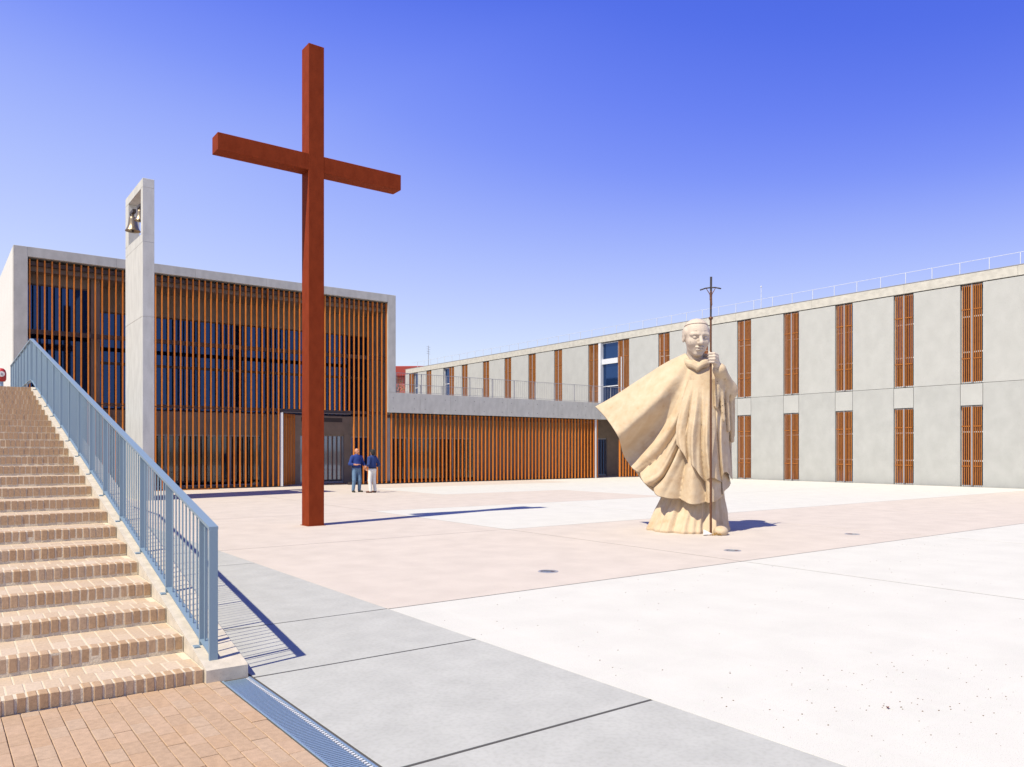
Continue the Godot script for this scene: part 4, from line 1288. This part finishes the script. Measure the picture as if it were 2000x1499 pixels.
# ---------------------------------------------------------------- people
func person(label: String, at: Vector3, turn: float, arms: Array, look: Dictionary) -> void:
	var p := thing("person", label, "person", at, turn, "people by the church front")
	p.scale = Vector3.ONE * look.size
	var legs := [[Vector3(0.09, 0.90, 0), Vector3(0.115, 0.48, 0.03), Vector3(0.13, 0.09, -0.02)], [Vector3(-0.09, 0.90, 0), Vector3(-0.115, 0.48, 0.02), Vector3(-0.14, 0.09, -0.02)]]
	# skin: one continuous figure from the feet to the crown
	var b := Field.new(Vector3(-0.42, -0.02, -0.25), Vector3(0.42, 1.5, 0.36), 0.02)
	for l in legs:
		b.cap(l[0], l[1], 0.075, 0.05, 0.03)
		b.cap(l[1], l[2], 0.05, 0.034, 0.02)
	b.cap(Vector3(0, 0.95, 0), Vector3(0, 1.25, 0.0), 0.095, 0.095, 0.04)
	b.cap(Vector3(-0.12, 1.36, 0), Vector3(0.12, 1.36, 0), 0.07, 0.07, 0.06)
	b.cap(Vector3(0, 1.36, -0.01), Vector3(0, 1.49, 0.01), 0.06, 0.055, 0.03)
	for a in arms:
		b.cap(a[0], a[1], 0.05, 0.042, 0.03)
		b.cap(a[1], a[2], 0.042, 0.03, 0.02)
	var body := ArrayMesh.new()
	b.into(body)
	var h := Field.new(Vector3(-0.13, 1.40, -0.14), Vector3(0.13, 1.74, 0.17), 0.0085)
	h.cap(Vector3(0, 1.40, -0.01), Vector3(0, 1.5, 0.0), 0.056, 0.053, 0.01)
	h.ell(Vector3(0, 1.61, 0.005), Vector3(0.078, 0.098, 0.098), 0.01)
	h.ell(Vector3(0, 1.545, 0.03), Vector3(0.058, 0.07, 0.068), 0.03)
	h.cap(Vector3(0, 1.605, 0.095), Vector3(0, 1.568, 0.116), 0.011, 0.015, 0.01)
	for d in [-1.0, 1.0]:
		h.ell(Vector3(d * 0.032, 1.604, 0.102), Vector3(0.02, 0.012, 0.014), 0.008, true)
		h.ell(Vector3(d * 0.079, 1.585, 0.0), Vector3(0.012, 0.03, 0.019), 0.006)
	h.cap(Vector3(-0.022, 1.532, 0.096), Vector3(0.022, 1.532, 0.096), 0.008, 0.008, 0.006)
	h.into(body, Transform3D(Basis(), Vector3.ZERO).translated(-Vector3(0, 1.5, 0)).rotated(Vector3.UP, look.get("head", 0.0)).translated(Vector3(0, 1.5, 0)))
	for a in arms:
		var w: Vector3 = a[2]
		var dir: Vector3 = (a[3] - w).normalized()
		var side := dir.cross(Vector3.UP if absf(dir.y) < 0.8 else Vector3.FORWARD).normalized()
		var palm := side.cross(dir)
		var f := Field.new(w - Vector3.ONE * 0.2, w + Vector3.ONE * 0.24, 0.0075)
		f.cap(w - dir * 0.03, w + dir * 0.02, 0.029, 0.028, 0.01)
		for k in 4:
			var o := side * (k - 1.5) * 0.02
			var root := w + dir * 0.085 + o
			f.cap(w + dir * 0.03 + o * 0.8, root, 0.016, 0.013, 0.014)
			var mid: Vector3 = root + dir * [0.034, 0.04, 0.037, 0.028][k] - palm * 0.008
			f.cap(root, mid, 0.0105, 0.0095, 0.004)
			f.cap(mid, mid + dir * 0.024 - palm * 0.018, 0.0095, 0.0085, 0.004)
		f.cap(w + dir * 0.03 - side * 0.028, w + dir * 0.07 - side * 0.062, 0.013, 0.011, 0.008)
		f.cap(w + dir * 0.07 - side * 0.062, w + dir * 0.1 - side * 0.066, 0.011, 0.009, 0.004)
		f.into(body)
	put(p, "body", body, plain(lin(0.50, 0.23, 0.14), 0.6))
	# shirt
	var s := Field.new(Vector3(-0.45, 0.85, -0.28), Vector3(0.45, 1.52, 0.4), 0.02)
	s.ell(Vector3(0, 1.24, 0.005), Vector3(0.185, 0.24, 0.13), 0.05)
	s.ell(Vector3(0, 1.04, 0.02), Vector3(0.17, 0.16, 0.14), 0.08)
	s.cap(Vector3(-0.15, 1.37, 0), Vector3(0.15, 1.37, 0), 0.075, 0.075, 0.06)
	s.cap(Vector3(0, 1.38, 0), Vector3(0, 1.445, 0.0), 0.082, 0.072, 0.03)
	for a in arms:
		s.cap(a[0], a[1], 0.075, 0.06, 0.03)
		s.cap(a[1], a[1].lerp(a[2], look.sleeve), 0.06, 0.05, 0.02)
	var shirt := ArrayMesh.new()
	s.into(shirt)
	put(p, "shirt", shirt, look.shirt)
	# trousers
	var t := Field.new(Vector3(-0.3, 0.02, -0.22), Vector3(0.3, 1.06, 0.24), 0.02)
	t.ell(Vector3(0, 0.92, 0), Vector3(0.165, 0.13, 0.125), 0.04)
	for l in legs:
		t.cap(l[0], l[1], 0.098, 0.075, 0.04)
		t.cap(l[1], l[2], 0.075, 0.062, 0.03)
	var trousers := ArrayMesh.new()
	t.into(trousers)
	put(p, "trousers", trousers, look.trousers)
	for l in legs:
		var f := Field.new(l[2] + Vector3(-0.09, -0.12, -0.12), l[2] + Vector3(0.09, 0.08, 0.26), 0.014)
		f.cap(l[2] + Vector3(0, -0.05, -0.02), l[2] + Vector3(l[2].x * 0.25, -0.055, 0.17), 0.044, 0.036, 0.02)
		f.cap(l[2], l[2] + Vector3(0, -0.05, 0), 0.042, 0.042, 0.02)
		var shoe := ArrayMesh.new()
		f.into(shoe)
		put(p, "shoe", shoe, look.shoe)
	if look.has("hair"):
		var g := Field.new(Vector3(-0.13, 1.44, -0.16), Vector3(0.13, 1.76, 0.15), 0.011)
		g.ell(Vector3(0, 1.618, -0.008), Vector3(0.088, 0.105, 0.105), 0.01)
		g.ell(Vector3(0, 1.55, -0.05), Vector3(0.075, 0.075, 0.06), 0.03)
		g.ell(Vector3(0, 1.555, 0.105), Vector3(0.105, 0.11, 0.085), 0.015, true)
		var hair := ArrayMesh.new()
		g.into(hair, Transform3D(Basis(), Vector3.ZERO).translated(-Vector3(0, 1.5, 0)).rotated(Vector3.UP, look.get("head", 0.0)).translated(Vector3(0, 1.5, 0)))
		put(p, "hair", hair, look.hair)
	put(p, "belt", lathe([Vector2(0.15, 0.955), Vector2(0.172, 0.955), Vector2(0.174, 0.99), Vector2(0.15, 0.99)], 24), plain(lin(0.02, 0.015, 0.012), 0.5), Vector3.ZERO, Basis.from_scale(Vector3(1, 1, 0.8)))

func make_people() -> void:
	var cloth := func(c: Vector3) -> StandardMaterial3D:
		return surface(noise(int(c.x * 900.0) + 7, 0.03, 4, tints(c, 0.25)), Vector3(3, 1.5, 3), 0.9)
	person("bald man in blue shirt and jeans gesturing with one hand", Vector3(13.24, 0, -27.81), deg_to_rad(4.0), [
		[Vector3(-0.19, 1.37, 0), Vector3(-0.30, 1.10, 0.0), Vector3(-0.1, 1.075, 0.2), Vector3(0.0, 1.09, 0.24)],
		[Vector3(0.19, 1.37, 0), Vector3(0.30, 1.13, -0.02), Vector3(0.34, 0.95, 0.12), Vector3(0.34, 0.86, 0.17)]],
		{"size": 0.99, "sleeve": 0.45, "shirt": cloth.call(Vector3(0.016, 0.045, 0.22)), "trousers": cloth.call(Vector3(0.12, 0.21, 0.34)), "shoe": plain(lin(0.03, 0.03, 0.022), 0.6), "head": 0.25})
	person("dark haired man in navy shirt and white trousers turned away", Vector3(13.56, 0, -27.11), deg_to_rad(-158.0), [
		[Vector3(0.19, 1.37, 0), Vector3(0.28, 1.12, -0.05), Vector3(0.21, 1.0, 0.17), Vector3(0.15, 0.95, 0.25)],
		[Vector3(-0.19, 1.37, 0), Vector3(-0.31, 1.12, -0.07), Vector3(-0.24, 0.95, 0.08), Vector3(-0.2, 0.88, 0.14)]],
		{"size": 0.965, "sleeve": 0.35, "shirt": cloth.call(Vector3(0.02, 0.045, 0.16)), "trousers": cloth.call(Vector3(0.66, 0.66, 0.63)), "shoe": plain(lin(0.10, 0.03, 0.018), 0.6), "hair": plain(lin(0.02, 0.017, 0.015), 0.8), "head": -0.35})
	person("worker in a yellow green safety vest standing behind the church slats", Vector3(9.75, 0, -37.4), deg_to_rad(150.0), [
		[Vector3(0.19, 1.37, 0), Vector3(0.27, 1.12, 0.02), Vector3(0.2, 1.0, 0.2), Vector3(0.14, 0.98, 0.28)],
		[Vector3(-0.19, 1.37, 0), Vector3(-0.28, 1.12, -0.02), Vector3(-0.25, 0.93, 0.1), Vector3(-0.22, 0.86, 0.15)]],
		{"size": 0.98, "sleeve": 0.3, "shirt": plain(lin(0.62, 0.85, 0.06), 0.8), "trousers": plain(lin(0.03, 0.04, 0.06), 0.9), "shoe": plain(lin(0.03, 0.02, 0.02), 0.7), "hair": plain(lin(0.02, 0.017, 0.015), 0.8)})

# ---------------------------------------------------------------- small things and what stands far behind
func make_small_things() -> void:
	for q in [["leftmost round flush ground light, in front of the cross", Vector3(6.58, 0, -8.03)], ["middle round flush ground light, below the staff of the statue", Vector3(10.33, 0, -7.95)], ["rightmost round flush ground light, right of the statue", Vector3(14.2, 0, -8.14)]]:
		var l := thing("ground_light", q[0], "ground light", q[1], 0.0, "lights set flush in the paving")
		put(l, "rim", lathe([Vector2(0.105, -0.004), Vector2(0.105, 0.007), Vector2(0.13, 0.007), Vector2(0.137, 0.001)], 28), M.grey_frame)
		put(l, "lens", lathe([Vector2(0.0, 0.005), Vector2(0.08, 0.0045), Vector2(0.105, 0.003)], 28), M.dark_glass)
	# hydrant at the head of the stair
	var h := thing("fire_hydrant", "red fire hydrant with a white cap at the head of the stair", "hydrant", Vector3(1.49, 2.946, -24.0))
	put(h, "stand_pipe", tube(Vector3.ZERO, Vector3(0, 0.45, 0), 0.05, 0.05, 12), M.galvanised)
	put(h, "hydrant_body", lathe([Vector2(0, 0.78), Vector2(0.06, 0.77), Vector2(0.1, 0.72), Vector2(0.115, 0.64), Vector2(0.115, 0.5), Vector2(0.09, 0.44), Vector2(0.0, 0.43)], 20), M.red_paint)
	put(h, "outlet_cap", tube(Vector3(0, 0.62, 0.08), Vector3(0, 0.62, 0.17), 0.075, 0.07, 18), M.white_cap)
	put(h, "outlet_nut", tube(Vector3(0, 0.62, 0.17), Vector3(0, 0.62, 0.2), 0.025, 0.022, 6), M.grey_frame)
	# hose and plank left by the entrance
	var hose := thing("yellow_hose", "yellow garden hose lying in loops before the entrance door", "hose", Vector3(15.9, 0, -34.75))
	var st := begin(false)
	var last := Vector3.ZERO
	for k in 61:
		var t := k / 60.0
		var p := Vector3(-0.9 + 2.0 * t + 0.14 * sin(t * 19.0), 0.014 + 0.006 * absf(sin(t * 19.0)), 0.13 * cos(t * 23.0) - 0.1)
		if k > 0:
			add_tube(st, last, p, 0.014, 0.014, 6, false)
		last = p
	put(hose, "hose_line", done(st), plain(lin(0.62, 0.34, 0.04), 0.5))
	put(hose, "nozzle", tube(last, last + Vector3(0.14, 0.01, 0.02), 0.018, 0.012, 8), plain(lin(0.55, 0.25, 0.03), 0.5))
	var plank := thing("timber_plank", "weathered timber plank lying along the foot of the slats", "plank", Vector3(8.4, 0, -33.45))
	put(plank, "board", chamfered(Vector3(2.6, 0.03, 0.12), 0.004), M.shutter_wood[1], Vector3(0, 0.016, 0), Basis(Vector3.UP, 0.03))
	put(plank, "batten", chamfered(Vector3(0.06, 0.025, 0.2), 0.004), M.shutter_wood[2], Vector3(0.9, 0.0445, 0))
	# dry leaf and grit blown over the near slab
	var leaf := thing("dry_leaf", "single curled brown leaf on the white slab at bottom right", "leaf", Vector3(4.77, 0.006, -2.5), 0.6)
	var lf := ArrayMesh.new()
	var rows := []
	for j in 7:
		var row := []
		var w := 0.011 * sin(PI * (j + 0.35) / 6.9)
		for i in 5:
			var a := (i - 2) / 2.0
			row.append(Vector3(-0.018 + 0.036 * j / 6.0, 0.008 * a * a + 0.004 * sin(j * 0.9), a * w))
		rows.append(row)
	skin(lf, rows)
	put(leaf, "blade", lf, plain(lin(0.22, 0.07, 0.025), 0.8))
	put(leaf, "stalk", tube(Vector3(0.017, 0.003, 0), Vector3(0.03, 0.0, 0.003), 0.0012, 0.0008, 5), plain(lin(0.16, 0.06, 0.02), 0.8))
	rng.seed = 77
	var grit := begin()
	for k in 420:
		var p := Vector3(rng.randf_range(3.8, 14.0), 0.0, rng.randf_range(-6.9, -1.4))
		if rng.randf() < 0.4:
			p = Vector3(rng.randfn(5.0, 0.8), 0.0, rng.randfn(-2.4, 0.5))
		if p.x < 3.76 or p.z > -1.42:
			continue
		var r := rng.randf_range(0.0012, 0.0042)
		add_box(grit, p + Vector3(-r, -0.001, -r * 0.7), p + Vector3(r, r * 0.9, r * 0.7))
	var go := put(self, "grit", done(grit), plain(lin(0.16, 0.10, 0.06), 0.95))
	kind(go, "stuff")
	tag(go, "dark crumbs of grit scattered over the near white slab", "grit")

func make_far() -> void:
	var h := thing("red_house", "salmon red house showing behind the far end of the long building", "house", Vector3(45.5, 0, -84.0), deg_to_rad(-40.0))
	var wallm := surface(noise(91, 0.02, 4, tints(Vector3(0.60, 0.15, 0.11), 0.14)), Vector3(0.3, 0.3, 0.3), 0.9)
	block(h, "wall", wallm, Vector3(-4.5, -0.2, -4.0), Vector3(6.0, 10.2, 4.0))
	block(h, "roof", plain(lin(0.32, 0.05, 0.04), 0.9), Vector3(-4.9, 10.2, -4.4), Vector3(6.4, 11.35, 4.5), 0.05)
	block(h, "drain_pipe", M.dark_steel, Vector3(-2.55, 0.0, 4.002), Vector3(-2.4, 9.9, 4.12))
	block(h, "window", M.dark_glass, Vector3(-1.2, 7.2, 4.0), Vector3(-0.3, 8.6, 4.03))
	rng.seed = 17
	var t := thing("young_tree", "small autumn coloured tree in front of the red house wall", "tree", Vector3(39.4, 0, -73.0))
	put(t, "trunk", tube(Vector3.ZERO, Vector3(0.05, 6.2, 0), 0.13, 0.05, 8), plain(lin(0.14, 0.09, 0.06), 0.95))
	for k in 9:
		var a := k * 2.4
		var y := 5.0 + k * 0.36
		put(t, "limb", tube(Vector3(0.03, y, 0), Vector3(cos(a) * 0.9, y + 0.75, sin(a) * 0.9), 0.04, 0.012, 5), plain(lin(0.14, 0.09, 0.06), 0.95))
	var mats := [plain(lin(0.10, 0.13, 0.03), 0.8), plain(lin(0.30, 0.12, 0.02), 0.8)]
	for q in 2:
		var st := begin()
		for k in 520:
			var d := Vector3(rng.randfn(), rng.randfn(), rng.randfn()).normalized() * pow(rng.randf(), 0.5)
			var c := Vector3(0.05, 7.3, 0) + d * Vector3(1.3, 2.1, 1.3)
			var u := Vector3(rng.randfn(), rng.randfn(), rng.randfn()).normalized() * rng.randf_range(0.05, 0.1)
			var v := u.cross(Vector3(rng.randfn(), rng.randfn(), rng.randfn()).normalized()).normalized() * rng.randf_range(0.04, 0.07)
			face(st, [c - u, c + v, c + u, c - v], c + u.cross(v))
		put(t, "crown", done(st), mats[q])

func _ready() -> void:
	make_light()
	make_materials()
	make_ground()
	make_church()
	make_side_building()
	make_stair()
	make_stair_railing()
	make_drain()
	make_tower()
	make_cross()
	make_terrace_railing("terrace_railing", "front railing of thin upright bars on the concrete fascia edge", 18.25, 37.0, -33.98, 4.42)
	make_terrace_railing("terrace_railing", "rear railing of thin upright bars across the wing roof", 18.3, 27.0, -39.2, 4.38)
	make_roof_railing()
	make_statue()
	make_staff()
	make_people()
	make_small_things()
	make_far()
